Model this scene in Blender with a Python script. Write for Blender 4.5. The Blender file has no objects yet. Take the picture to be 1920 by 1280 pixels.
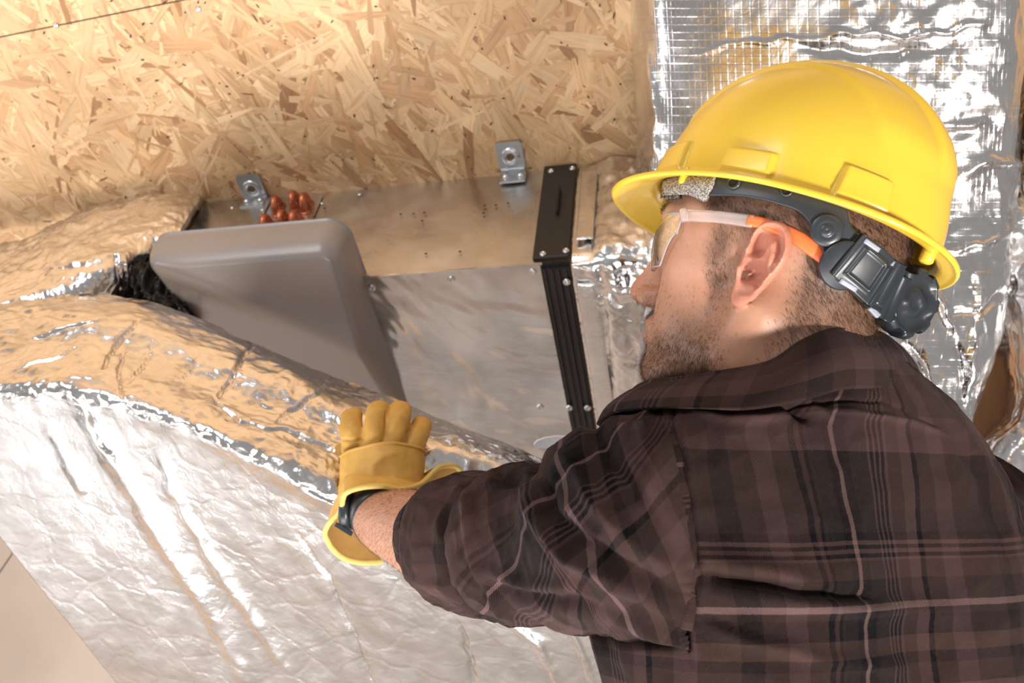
import bpy, bmesh, math, random
import numpy as np
from mathutils import Vector, Matrix, Quaternion
rng = np.random.RandomState(7); random.seed(7)
S = bpy.context.scene; COL = S.collection
# ---------------------------------------------------------------- camera, sky, lights, exposure
FPX = 1755.0; TH = math.radians(10); CAM = np.array([0., 0., 1.5])
RX = np.array([1., 0, 0]); RY = np.array([0, -math.sin(TH), math.cos(TH)]); RZ = np.array([0, -math.cos(TH), -math.sin(TH)])
cd = bpy.data.cameras.new('camera'); cam = bpy.data.objects.new('camera', cd); COL.objects.link(cam)
cam.location = CAM; cam.rotation_euler = (math.pi/2+TH, 0, 0); cd.sensor_width = 36; cd.lens = FPX/1920*36
cd.clip_start = .02; cd.dof.use_dof = True; cd.dof.focus_distance = .80; cd.dof.aperture_fstop = 9
S.camera = cam
wd = bpy.data.worlds.new('world'); S.world = wd; wd.use_nodes = True
wd.node_tree.nodes['Background'].inputs[0].default_value = (1.0, .955, .93, 1); wd.node_tree.nodes['Background'].inputs[1].default_value = 0.36
def area(name, loc, target, size, power, color=(1, 1, 1), sy=None):
    l = bpy.data.lights.new(name, 'AREA'); l.energy = power; l.color = color; l.size = size
    if sy: l.shape = 'RECTANGLE'; l.size_y = sy
    o = bpy.data.objects.new(name, l); COL.objects.link(o); o.location = loc
    o.rotation_euler = (Vector(target)-Vector(loc)).to_track_quat('-Z', 'Y').to_euler(); return o
area('work_lamp', (.85, -.55, .45), (.15, .9, 1.65), .22, 58, (1, .95, .90))
area('low_fill_panel', (-.60, .38, .12), (-.30, 1.15, 1.8), 1.9, 62, (1, .975, .96), 1.0)  # added fill facing up, for bright reflections in foil, tray and unit
area('floor_fill', (-2.5, 1.0, .95), (-.75, 1.15, .0), 1.3, 30, (.98, .98, 1))  # fill added low at the side to brighten the floor the foil reflects
area('overhead_fill', (-1.3, -.6, 2.9), (.1, .8, 1.3), 1.2, 26, (.97, .98, 1))  # unseen overhead light, added for the glare on the hat's crown
S.view_settings.view_transform = 'Standard'; S.view_settings.look = 'None'; S.view_settings.gamma = 1
S.view_settings.use_curve_mapping = False; S.view_settings.exposure = -0.16

# ---------------------------------------------------------------- helpers
def V2w(v): return v[0]*RX+v[1]*RY+v[2]*RZ
def at(px, py, d): return CAM+V2w(np.array([(px-960)/FPX*d, (640-py)/FPX*d, -d]))
def ray(px, py): return V2w(np.array([(px-960)/FPX, (640-py)/FPX, -1.]))
def hit(px, py, P, n):
    r = ray(px, py); return CAM+r*(np.dot(P-CAM, n)/np.dot(r, n))
def proj(P):
    d = np.asarray(P)-CAM; x = d@RX; y = d@RY; z = -(d@RZ); return np.stack([960+FPX*x/z, 640-FPX*y/z, z], -1)
def nrm(v): v = np.asarray(v, float); return v/np.linalg.norm(v)
def rotm(y, p, r):
    y, p, r = map(math.radians, (y, p, r))
    return np.array((Matrix.Rotation(y, 3, 'Z') @ Matrix.Rotation(p, 3, 'Y') @ Matrix.Rotation(r, 3, 'X')))
_perm = np.random.RandomState(3).permutation(256); _perm = np.r_[_perm, _perm]
_g = np.random.RandomState(4).normal(size=(256, 3)); _g /= np.linalg.norm(_g, axis=1)[:, None]
def perlin(P):
    P = np.asarray(P, float); i = np.floor(P).astype(int); f = P-i; u = f*f*f*(f*(f*6-15)+10); i &= 255; r = 0
    for a in (0, 1):
        for b in (0, 1):
            for c in (0, 1):
                h = _perm[_perm[_perm[(i[..., 0]+a) & 255]+((i[..., 1]+b) & 255)]+((i[..., 2]+c) & 255)]
                g = _g[h]; d = ((f-np.array([a, b, c]))*g).sum(-1)
                w = (u[..., 0] if a else 1-u[..., 0])*(u[..., 1] if b else 1-u[..., 1])*(u[..., 2] if c else 1-u[..., 2])
                r = r+w*d
    return r*1.6
def fbm(P, o=4, g=.5):
    r = 0; a = 1.
    for k in range(o): r = r+a*perlin(P*2**k+k*7.3); a *= g
    return r
def ridge(P, o=3):
    r = 0; a = 1.
    for k in range(o): r = r+a*(1-np.abs(perlin(P*2**k+k*5.1))*3); a *= .5
    return r
def smooth(a, b, x): t = np.clip((x-a)/(b-a), 0, 1); return t*t*(3-2*t)
def mesh(name, V, F, mat=None, parent=None, uv=None, col=None, smooth_=True, colname='Col'):
    me = bpy.data.meshes.new(name); V = np.asarray(V, float).reshape(-1, 3)
    me.from_pydata(V.tolist(), [], [list(map(int, f)) for f in F] if not isinstance(F, np.ndarray) else F.tolist())
    if smooth_: me.polygons.foreach_set('use_smooth', [True]*len(me.polygons))
    if uv is not None:
        l = me.uv_layers.new(name='UVMap'); idx = np.empty(len(me.loops), int); me.loops.foreach_get('vertex_index', idx)
        l.data.foreach_set('uv', np.asarray(uv, float).reshape(-1, 2)[idx].ravel())
    if col is not None:
        a = me.color_attributes.new(colname, 'FLOAT_COLOR', 'POINT'); c = np.ones((len(V), 4)); c[:, :3] = np.asarray(col).reshape(-1, 3)
        a.data.foreach_set('color', c.ravel())
    me.update(); o = bpy.data.objects.new(name, me); COL.objects.link(o)
    if mat: me.materials.append(mat)
    if parent: o.parent = parent
    return o
def obj_bm(name, bm, mat=None, parent=None, smooth_=False):
    me = bpy.data.meshes.new(name); bm.to_mesh(me); bm.free()
    if smooth_: me.polygons.foreach_set('use_smooth', [True]*len(me.polygons))
    o = bpy.data.objects.new(name, me); COL.objects.link(o)
    if mat: me.materials.append(mat)
    if parent: o.parent = parent
    return o
def gridF(nu, nv, cu=False, cv=False, flip=False):
    a = np.arange(nu if cu else nu-1); b = np.arange(nv if cv else nv-1)
    A, B = np.meshgrid(a, b, indexing='ij'); A = A.ravel(); B = B.ravel(); A2 = (A+1) % nu; B2 = (B+1) % nv
    F = np.stack([A*nv+B, A2*nv+B, A2*nv+B2, A*nv+B2], 1)
    return F[:, ::-1] if flip else F
def gnormal(P, cu=False, cv=False):
    def g(ax, c):
        if c: return np.roll(P, -1, ax)-np.roll(P, 1, ax)
        return np.gradient(P, axis=ax)
    n = np.cross(g(0, cu), g(1, cv)); return n/(np.linalg.norm(n, axis=-1, keepdims=True)+1e-12)
def tag(o, label=None, cat=None, group=None, kind=None):
    if label: o['label'] = label
    if cat: o['category'] = cat
    if group: o['group'] = group
    if kind: o['kind'] = kind
    return o
def empty(name, loc=(0, 0, 0)):
    o = bpy.data.objects.new(name, None); COL.objects.link(o); o.location = loc; o.empty_display_size = .02; return o
def setparent(o, p):      # keep world place under a parent that was moved
    o.parent = p; o.matrix_parent_inverse = p.matrix_basis.inverted()
def cr(C, n, axis=0):     # Catmull-Rom resample along an axis
    C = np.moveaxis(np.asarray(C, float), axis, 0); m = len(C); t = np.linspace(0, m-1, n); i = np.minimum(t.astype(int), m-2); f = (t-i)
    E = np.concatenate([(2*C[0]-C[1])[None], C, (2*C[-1]-C[-2])[None]]); p0, p1, p2, p3 = E[i], E[i+1], E[i+2], E[i+3]
    f = f.reshape((-1,)+(1,)*(C.ndim-1))
    r = .5*((2*p1)+(-p0+p2)*f+(2*p0-5*p1+4*p2-p3)*f*f+(-p0+3*p1-3*p2+p3)*f**3); return np.moveaxis(r, 0, axis)
def polydist(P2, poly):   # distance in pixels from projected points to a pixel polyline, and position along it 0..1
    best = np.full(P2.shape[:-1], 1e9); tt = np.zeros(P2.shape[:-1]); poly = np.asarray(poly, float); n = len(poly)-1
    for k in range(n):
        a, b = poly[k], poly[k+1]; ab = b-a; t = np.clip(((P2-a)@ab)/(ab@ab), 0, 1); d = np.linalg.norm(P2-(a+t[..., None]*ab), axis=-1)
        m = d < best; best[m] = d[m]; tt[m] = ((k+t)/n)[m]
    return best, tt
def box(bm, c, ax, h):    # oriented box: centre, 3 axes, 3 half sizes
    v = [bm.verts.new(Vector(np.asarray(c)+sum(s*np.asarray(a, float)*hh for s, a, hh in zip(sg, ax, h)))) for sg in
         [(-1, -1, -1), (1, -1, -1), (1, 1, -1), (-1, 1, -1), (-1, -1, 1), (1, -1, 1), (1, 1, 1), (-1, 1, 1)]]
    fs = [bm.faces.new([v[i] for i in f]) for f in [(3, 2, 1, 0), (4, 5, 6, 7), (0, 1, 5, 4), (1, 2, 6, 5), (2, 3, 7, 6), (3, 0, 4, 7)]]
    return v
def bevel(bm, w, seg=2):
    bmesh.ops.recalc_face_normals(bm, faces=bm.faces[:]); bmesh.ops.bevel(bm, geom=bm.edges[:], offset=w, segments=seg, affect='EDGES', profile=.5)
def tube(path, rad, n=12, cap=True, up=None, flat=1.0):
    path = np.asarray(path, float); m = len(path); rad = np.broadcast_to(np.asarray(rad, float), (m,)) if np.ndim(rad) < 2 else np.asarray(rad)
    T = np.gradient(path, axis=0); T /= np.linalg.norm(T, axis=1)[:, None]
    u = np.array(up if up is not None else ([0, 0, 1] if abs(T[0][2]) < .9 else [1, 0, 0]), float); R = []
    a = np.linspace(0, 2*np.pi, n, endpoint=False)
    for k in range(m):
        u = u-T[k]*(u@T[k]); u /= np.linalg.norm(u); w = np.cross(T[k], u)
        ra = rad[k] if rad.ndim == 1 else rad[k][0]; rb = ra*flat if rad.ndim == 1 else rad[k][1]
        R.append(path[k]+np.outer(np.cos(a)*ra, u)+np.outer(np.sin(a)*rb, w))
    P = np.array(R); V = P.reshape(-1, 3); F = gridF(m, n, False, True).tolist()
    if cap: F.append(list(range(n))); F.append([(m-1)*n+i for i in range(n)][::-1])
    return V, F
def lathe(prof, c, axis, n=24):  # prof: (r, h) list
    axis = nrm(axis); u = nrm(np.cross(axis, [0.3, .5, .8])); w = np.cross(axis, u); a = np.linspace(0, 2*np.pi, n, endpoint=False)
    P = np.array([c+axis*h+r*(np.outer(np.cos(a), u)+np.outer(np.sin(a), w)) for r, h in prof])
    F = gridF(len(prof), n, False, True, True).tolist()
    return P.reshape(-1, 3), F
def merge(parts):
    V = []; F = []; o = 0
    for v, f in parts:
        v = np.asarray(v).reshape(-1, 3); V.append(v); F += [[int(i)+o for i in q] for q in (f.tolist() if isinstance(f, np.ndarray) else f)]; o += len(v)
    return np.concatenate(V), F
def remeshed(parts, voxel, it=2, fac=.5):
    V, F = merge(parts); o = mesh('tmp', V, F)
    m = o.modifiers.new('r', 'REMESH'); m.mode = 'VOXEL'; m.voxel_size = voxel; m.use_smooth_shade = True
    if it: s = o.modifiers.new('s', 'SMOOTH'); s.iterations = it; s.factor = fac
    dg = bpy.context.evaluated_depsgraph_get(); e = o.evaluated_get(dg).to_mesh()
    v = np.empty(len(e.vertices)*3); e.vertices.foreach_get('co', v); F = [list(p.vertices) for p in e.polygons]
    bpy.data.objects.remove(o, do_unlink=True); return v.reshape(-1, 3), F
def vnormals(V, F):
    V = np.asarray(V); N = np.zeros_like(V); F = np.asarray(F); n = np.cross(V[F[:, 2]]-V[F[:, 0]], V[F[:, 3]]-V[F[:, 1]])
    for k in range(4): np.add.at(N, F[:, k], n)
    return N/(np.linalg.norm(N, axis=1)[:, None]+1e-12)
def solid(P, thick, dirs=None, cu=False, nobottom=False):   # closes a patch backwards: front grid + pushed-back rim + coarse back
    nu, nv = P.shape[:2]; n = gnormal(P) if dirs is None else np.broadcast_to(dirs, P.shape)
    B = P+n*thick; V = np.concatenate([P.reshape(-1, 3), B.reshape(-1, 3)]); F = gridF(nu, nv); off = nu*nv
    G = F[:, ::-1]+off
    per = [i*nv for i in range(nu)]+[(nu-1)*nv+j for j in range(1, nv)]+[i*nv+nv-1 for i in range(nu-2, -1, -1)]+[j for j in range(nv-2, 0, -1)]
    per = np.array(per); q = np.roll(per, -1); Sd = np.stack([per, q, q+off, per+off], 1)[:, ::-1]
    return V, np.concatenate([F, G, Sd])
# ---------------------------------------------------------------- node helpers
class NT:
    def __init__(s, name):
        s.m = bpy.data.materials.new(name); s.m.use_nodes = True; s.t = s.m.node_tree; s.b = s.t.nodes['Principled BSDF']
    def n(s, typ, **k):
        x = s.t.nodes.new('ShaderNode'+typ)
        for a, v in k.items():
            if a.startswith('_'): setattr(x, a[1:], v)
        return x
    def l(s, a, b): s.t.links.new(a, b)
    def setv(s, inp, v):
        if hasattr(v, 'is_output') or isinstance(v, bpy.types.NodeSocket): s.l(v, inp)
        else: inp.default_value = v
    def noise(s, vec, scale, detail=3, rough=.5, dist=0):
        x = s.n('TexNoise'); s.l(vec, x.inputs['Vector']); x.inputs['Scale'].default_value = scale; x.inputs['Detail'].default_value = detail
        x.inputs['Roughness'].default_value = rough; x.inputs['Distortion'].default_value = dist; return x
    def vor(s, vec, scale, feature='F1', rand=1):
        x = s.n('TexVoronoi', _feature=feature); s.l(vec, x.inputs['Vector']); x.inputs['Scale'].default_value = scale; x.inputs['Randomness'].default_value = rand; return x
    def math(s, op, a, b=None, c=None, clamp=False):
        x = s.n('Math', _operation=op); x.use_clamp = clamp; s.setv(x.inputs[0], a)
        if b is not None: s.setv(x.inputs[1], b)
        if c is not None: s.setv(x.inputs[2], c)
        return x.outputs[0]
    def ramp(s, fac, stops, interp='LINEAR'):
        x = s.n('ValToRGB'); x.color_ramp.interpolation = interp; e = x.color_ramp.elements
        while len(e) > 1: e.remove(e[-1])
        e[0].position = stops[0][0]; e[0].color = (*stops[0][1], 1) if len(np.shape(stops[0][1])) else (stops[0][1],)*3+(1,)
        for p, c in stops[1:]: q = e.new(p); q.color = (*c, 1) if len(np.shape(c)) else (c,)*3+(1,)
        s.l(fac, x.inputs[0]); return x.outputs[0]
    def mix(s, fac, a, b, mode='MIX'):
        x = s.n('Mix', _data_type='RGBA', _blend_type=mode); s.setv(x.inputs[0], fac)
        s.setv(x.inputs[6], a if not isinstance(a, tuple) or len(a) == 4 else (*a, 1)); s.setv(x.inputs[7], b if not isinstance(b, tuple) or len(b) == 4 else (*b, 1)); return x.outputs[2]
    def bump(s, h, strength=.3, dist=.001, prev=None):
        x = s.n('Bump'); x.inputs['Strength'].default_value = strength; x.inputs['Distance'].default_value = dist; s.l(h, x.inputs['Height'])
        if prev is not None: s.l(prev, x.inputs['Normal'])
        return x.outputs[0]
    def mapv(s, vec, scale=(1, 1, 1), rot=(0, 0, 0), loc=(0, 0, 0)):
        x = s.n('Mapping'); s.l(vec, x.inputs[0]); x.inputs['Scale'].default_value = scale; x.inputs['Rotation'].default_value = rot; x.inputs['Location'].default_value = loc; return x.outputs[0]
    def obj(s): return s.n('TexCoord').outputs['Object']
    def uv(s): return s.n('TexCoord').outputs['UV']
    def set(s, **k):
        for a, v in k.items():
            nm = {'base': 'Base Color', 'metal': 'Metallic', 'rough': 'Roughness', 'spec': 'Specular IOR Level', 'normal': 'Normal', 'alpha': 'Alpha',
                  'trans': 'Transmission Weight', 'ior': 'IOR', 'sss': 'Subsurface Weight', 'coat': 'Coat Weight', 'coatr': 'Coat Roughness', 'sheen': 'Sheen Weight', 'aniso': 'Anisotropic'}[a]
            s.setv(s.b.inputs[nm], (*v, 1) if isinstance(v, tuple) and len(v) == 3 else v)
        return s.m
def plain(name, col, rough=.5, metal=0, bump=0, bscale=200, var=.12, **k):
    t = NT(name); o = t.obj(); nz = t.noise(o, bscale*.25, 4, .6).outputs[0]
    d = tuple(c*(1-var) for c in col); b = tuple(min(1, c*(1+var)) for c in col)
    t.set(base=t.mix(nz, d, b), rough=rough, metal=metal, **k)
    if bump: t.set(normal=t.bump(t.noise(o, bscale, 3).outputs[0], bump, .0005))
    return t.m
M = {}
def patch(C, nu, nv): C = np.asarray(C, float); W = np.array([[at(*p) for p in row] for row in C]); return cr(cr(W, nu, 0), nv, 1)
def crease(P, N, poly, w, d, wob=6):
    q = proj(P)[..., :2]; q = q+wob*np.stack([perlin(P*40), perlin(P*40+9)], -1)
    ds, t = polydist(q, poly); e = np.exp(-(ds/w)**2)*np.sin(np.pi*np.clip(t*.96+.02, 0, 1))**.5; return N*(e*d)[..., None]
def crumple(P, N, a1, a2, a3, s=1.):
    q = P+.02*np.stack([perlin(P*9), perlin(P*9+3), perlin(P*9+6)], -1)
    return N*(a1*fbm(q*7*s, 3)+a2*ridge(q*16*s, 3)+a3*ridge(q*np.array([1, 1, .35])*48*s, 2))[..., None]
def camside(P, N): return N*np.sign(((CAM-P)*N).sum(-1))[..., None]
def uvg(nu, nv, a, b): A, B = np.meshgrid(np.linspace(0, a, nu), np.linspace(0, b, nv), indexing='ij'); return np.stack([A, B], -1).reshape(-1, 2)
# ---------------------------------------------------------------- roof and unit frame (L along unit, V into the roof slope, S across its underside)
Vw = V2w(nrm([.095, .68, -.727])); Sw = V2w(nrm([.170, -.731, -.661])); Lw = np.cross(Sw, Vw)
P0 = at(1015, 495, 1.35); HB = .251
def U(l, v, s): return P0+np.asarray(l)[..., None]*Lw+np.asarray(v)[..., None]*Vw+np.asarray(s)[..., None]*Sw if np.ndim(l) or np.ndim(v) or np.ndim(s) else P0+l*Lw+v*Vw+s*Sw
def gpx(px, py, off=0.): h = hit(px, py, P0+Sw*off, Sw)-P0; return h@Lw, h@Vw     # pixel on the upright side -> (l, v)
def spx(px, py, off=0.): h = hit(px, py, P0+Vw*off, Vw)-P0; return h@Lw, h@Sw     # pixel on the underside -> (l, s)

def foil(name, tape=False, rough=.2, grid=0.0, tint=(.86, .85, .85), cre=.55):
    t = NT(name); o = t.obj(); w = t.noise(o, 9, 3).outputs['Color']
    vm = t.n('VectorMath', _operation='MULTIPLY_ADD'); t.l(w, vm.inputs[0]); vm.inputs[1].default_value = (.06, .06, .06); t.l(o, vm.inputs[2]); wv = vm.outputs[0]
    e = t.ramp(t.vor(wv, 17, 'DISTANCE_TO_EDGE').outputs['Distance'], [(0, 0.), (.09, 1.)])
    e2 = t.ramp(t.vor(wv, 52, 'DISTANCE_TO_EDGE').outputs['Distance'], [(0, 0.), (.12, 1.)])
    n1 = t.noise(wv, 40, 4, .55, .6).outputs[0]; n2 = t.noise(t.mapv(wv, (1, 1, .22)), 140, 3, .5, .8).outputs[0]
    nb = t.bump(e, .22*cre/.55, .003); nb = t.bump(e2, .14*cre/.55, .0012, nb); nb = t.bump(n1, cre, .004, nb); nb = t.bump(n2, .10 if grid else .16, .0012, nb)
    if grid:
        u = t.uv(); sx = t.n('SeparateXYZ'); t.l(u, sx.inputs[0])
        gx = t.math('MULTIPLY', t.math('ABSOLUTE', t.math('SINE', t.math('MULTIPLY', sx.outputs[0], 3.14159*grid))), 3.2, clamp=True)
        gy = t.math('MULTIPLY', t.math('ABSOLUTE', t.math('SINE', t.math('MULTIPLY', sx.outputs[1], 3.14159*grid*1.5))), 3.2, clamp=True)
        nb = t.bump(t.math('MULTIPLY', gx, gy), .22, .0007, nb)
    dirt = t.noise(o, 22, 4, .6).outputs[0]
    t.set(base=t.mix(t.ramp(dirt, [(.3, 0.), (.7, 1.)]), tuple(c*.86 for c in tint), tint), metal=1., rough=t.ramp(t.noise(o, 30, 3).outputs[0], [(.3, rough*.7), (.7, rough*1.35)]), normal=nb); return t.m

M['foil'] = foil('aluminium_foil', rough=.22, grid=0, cre=.32); M['foil_w'] = foil('aluminium_foil_wall', rough=.2, grid=110, cre=.12)
M['tape'] = foil('scrim_tape', rough=.25, grid=170, cre=.2)
def galv(name, col, rough, scale=1., wv=(6, .30, .010), dark=.72):
    t = NT(name); o = t.obj(); sp = t.vor(o, 160*scale, 'F1'); cl = t.noise(o, 5, 4, .55, .6).outputs[0]; sc = t.noise(t.mapv(o, (1, 8, 1), (.3, .2, .5)), 30, 5, .6).outputs[0]
    sm = t.ramp(cl, [(.35, 0.), (.65, 1.)])
    c = t.mix(sm, tuple(x*dark for x in col), col); c = t.mix(t.math('MULTIPLY', t.ramp(sc, [(.45, 0.), (.75, 1.)]), .25), c, tuple(min(1, x*1.1) for x in col))
    t.set(base=c, metal=1., rough=t.ramp(t.noise(o, 9, 5, .65, .4).outputs[0], [(.3, rough*.6), (.7, rough*1.5)]), normal=t.bump(sp.outputs['Distance'], .02, .0004, t.bump(t.noise(o, wv[0], 3, .5, .8).outputs[0], wv[1], wv[2])))
    return t.m
M['galv'] = galv('galvanised_steel', (.80, .78, .76), .30); M['galv2'] = galv('galvanised_panel', (.88, .87, .88), .16, .8, (3.2, 1., .030), .60)
M['steel'] = plain('zinc_screw', (.75, .75, .76), .28, 1.); M['zinc'] = plain('zinc_bracket', (.62, .64, .66), .35, 1., .2, 300)
M['hole'] = plain('dark_hole', (.012, .012, .012), .8); M['blackm'] = plain('black_steel', (.022, .02, .019), .42, .0, .1, 300)
M['rail'] = plain('dark_rail', (.035, .032, .034), .35, .3, .08, 200)
M['pan'] = plain('grey_plastic_tray', (.31, .27, .255), .30, 0., .06, 500, .06, spec=.8)
t = NT('copper_tube'); t.set(base=t.mix(t.noise(t.obj(), 160, 4).outputs[0], (.30, .085, .04), (.86, .30, .16)), metal=.75, rough=.36); M['copper'] = t.m

# ---- roof deck of strand board
t = NT('strand_board'); vc = t.n('VertexColor', _layer_name='Col').outputs[0]; uv = t.uv()
gr = t.noise(t.mapv(uv, (12, 160, 1)), 1., 4, .6, .5).outputs[0]; st = t.noise(t.obj(), 6, 5, .6).outputs[0]
c = t.mix(t.ramp(gr, [(.3, .62), (.7, 1.12)]), (0, 0, 0), vc, 'MIX'); c = t.mix(1., vc, t.ramp(gr, [(.25, (.70, .62, .55)), (.5, (1, 1, 1)), (.8, (1.12, 1.1, 1.05))]), 'MULTIPLY')
c = t.mix(t.ramp(st, [(.35, .22), (.6, 0.)]), c, (.40, .22, .10), 'MULTIPLY')
t.set(base=c, rough=.55, normal=t.bump(gr, .25, .0006)); M['osb'] = t.m
M['osbbase'] = plain('strand_board_core', (.50, .31, .16), .7, 0, .4, 120)
bm = bmesh.new(); box(bm, U(-.6, HB+.0125, -.15), (Lw, Vw, Sw), (2.1, .011, 1.15)); 
ceil = tag(obj_bm('ceiling', bm, M['osbbase']), kind='structure')
def strands(n, lr, wr, l0, l1, s0, s1, base, seed):
    r = np.random.RandomState(seed); V = []; F = []; Cc = []; UVs = []; k = 0
    for i in range(n):
        L = lr[0]+(lr[1]-lr[0])*r.rand()**1.6; W = wr[0]+(wr[1]-wr[0])*r.rand()**1.7; a = r.normal(0, .75)+1.2 if r.rand() < .72 else r.rand()*3.14
        c = np.array([r.uniform(l0, l1), r.uniform(s0, s1)]); d = np.array([math.cos(a), math.sin(a)]); q = np.array([-d[1], d[0]]); m = 5
        top = [(-L/2+L*j/(m-1)) for j in range(m)]; cur = r.normal(0, .02)
        wj = W/2*(.75+.35*r.rand(m)); wj[0] *= r.uniform(.15, 1); wj[-1] *= r.uniform(.15, 1); h = base+r.rand()*.0009; tl, tw = r.normal(0, .004), r.normal(0, .012)
        for j, x in enumerate(top):
            for sg in (1, -1):
                y = sg*wj[j]+cur*(x*x-L*L/4)*20*.1+r.normal(0, .0006); p = c+d*x+q*y
                hh = max(0.0002, h+tl*x+tw*y)
                V.append((p[0], -hh, p[1])); UVs.append((x+i*.37, y+i*.11))
        tone = r.rand()
        if tone < .05: col = np.array([.44, .25, .12])
        elif tone < .24: col = np.array([.64, .41, .22])
        elif tone < .70: col = np.array([.74, .52, .30])
        else: col = np.array([.84, .63, .39])
        col = col*r.uniform(.86, 1.1)*np.array([1.03, .95, .87]); Cc += [col]*(2*m)
        F += [(k+2*j, k+2*j+1, k+2*j+3, k+2*j+2) for j in range(m-1)]; k += 2*m
    V = np.array(V); return U(V[:, 0], HB+V[:, 1], V[:, 2]), F, np.clip(Cc, 0, 1), UVs
Vv, Ff, Cc, Uu = strands(12000, (.045, .19), (.005, .034), -1.75, .75, -.75, .25, .0006, 5)
tag(mesh('wood_strand', Vv, Ff, M['osb'], ceil, Uu, Cc, False), kind='stuff')
# dark flecks and the chalked joint line of the boards
r = np.random.RandomState(11); V = []; F = []
for i in range(260):
    l, s = r.uniform(-1.3, .2), r.uniform(-.42, .1); a = r.rand()*3.14; L, W = r.uniform(.001, .004), r.uniform(.0007, .0016)
    d = np.array([math.cos(a), math.sin(a)])*L; q = np.array([-math.sin(a), math.cos(a)])*W
    if r.rand() < .12: d *= 3
    k = len(V); V += [(l+x*d[0]+y*q[0], HB-.0024, s+x*d[1]+y*q[1]) for x, y in ((-1, 0), (-.4, -1), (.6, -.8), (1, .1), (.3, 1), (-.6, .7))]; F.append(tuple(range(k, k+6)))
V = np.array(V); tag(mesh('bark_fleck', U(V[:, 0], V[:, 1], V[:, 2]), F, plain('bark', (.06, .03, .018), .8), ceil), kind='stuff')
Pc = U(0, HB-.0026, 0)
def cpx(px, py): return hit(px, py, Pc, Vw)
a, b = cpx(-60, 82), cpx(365, -4); d = nrm(b-a); q = np.cross(d, Vw)
mesh('board_joint', [a-q*.0009, a+q*.0009, b+q*.0009, b-q*.0009], [(0, 1, 2, 3)], plain('joint_shadow_gap', (.10, .06, .035), .9), ceil)
def screw(c, n, r, mat, parent, name='screw', hexa=True):
    n = nrm(n); V, F = lathe([(0, .0), (r, .0), (r*1.02, r*.12), (r*.8, r*.42), (r*.42, r*.55), (r*.40, r*.28), (0, r*.25)], c, n, 16); return mesh(name, V, F, mat, parent)
for p in ((105, 48), (372, 17)): screw(cpx(*p), -Vw, .0042, M['steel'], ceil, 'screw')

t = NT('floor_board'); o = t.obj(); t.set(base=t.mix(t.noise(o, 2.5, 4).outputs[0], (.50, .47, .45), (.60, .58, .56)), rough=.6); bm = bmesh.new(); box(bm, np.array([0., .4, -.02]), ([1, 0, 0], [0, 1, 0], [0, 0, 1]), (3.2, 2.6, .02)); tag(obj_bm('floor', bm, t.m), kind='structure')
# ---- back wall of pale board behind the ducts (seen bottom left)
t = NT('pale_board'); o = t.obj(); sp = t.noise(o, 260, 3, .7).outputs[0]; bl = t.noise(o, 3, 4).outputs[0]
t.set(base=t.mix(t.ramp(bl, [(.35, 0.), (.65, 1.)]), (.31, .24, .19), (.40, .32, .26)), rough=.7, normal=t.bump(sp, .2, .0006)); M['board'] = t.m
WY = 2.05; nW = np.array([0., 1, 0])
wb = empty('wall_back', (0, WY, 0)); tag(wb, kind='structure')
ja, jb = hit(-40, 1130, np.array([0, WY, 0]), nW), hit(110, 908, np.array([0, WY, 0]), nW); jd = nrm(jb-ja); jn = np.array([-jd[2], 0, jd[0]])
for sgn in (1, -1):       # two boards meeting in a slanting joint
    bm = bmesh.new(); c = ja+jd*.3+jn*sgn*(.9+.0016)+np.array([0, .008, 0]); box(bm, c, (jd, [0, 1, 0], jn), (1.0, .008, .9)); bevel(bm, .001, 1)
    o = obj_bm('wall_board', bm, M['board']); o.parent = wb; o.matrix_parent_inverse = Matrix.Translation((0, -WY, 0))
bm = bmesh.new(); box(bm, np.array([.3, WY+.03, .5]), ([1, 0, 0], [0, 1, 0], [0, 0, 1]), (2.4, .012, 1.0)); o = obj_bm('backing', bm, M['osbbase']); o.parent = wb; o.matrix_parent_inverse = Matrix.Translation((0, -WY, 0))

# ---------------------------------------------------------------- ventilation unit
unit = empty('ventilation_unit', P0); tag(unit, 'long galvanised steel ventilation unit hung under the strand board slope, copper bends on its side', 'ventilation unit')
def pu(o): o.parent = unit; o.matrix_parent_inverse = Matrix.Translation(-Vector(P0)); return o
AX = (Lw, Vw, Sw)
bm = bmesh.new(); box(bm, U((-.617+.0)/2, HB/2+.001, .30), AX, (.3085, HB/2-.001, .298)); bevel(bm, .0012, 2); pu(obj_bm('casing', bm, M['galv']))
bm = bmesh.new(); l0 = -.292; box(bm, U((l0-.001)/2, -.0014, .222), AX, (-(l0)/2-.0005, .0012, .224)); bevel(bm, .0009, 2); pu(obj_bm('bottom_panel', bm, M['galv2']))
bm = bmesh.new(); box(bm, U(l0/2-.002, -.0012, -.0016), AX, (-(l0)/2+.004, .0022, .0014)); bevel(bm, .0006, 1); pu(obj_bm('folded_lip', bm, M['galv2']))
# end plate left of the slanting seam
bm = bmesh.new(); box(bm, U((-.617-.488)/2, HB/2, -.0012), AX, (.0635, HB/2-.004, .0012)); bevel(bm, .0005, 1); pu(obj_bm('end_plate', bm, M['galv']))
bm = bmesh.new(); box(bm, U(-.44, .150, -.0008), AX, (.046, .092, .0008)); bevel(bm, .0004, 1); pu(obj_bm('coil_plate', bm, M['galv']))
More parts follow.
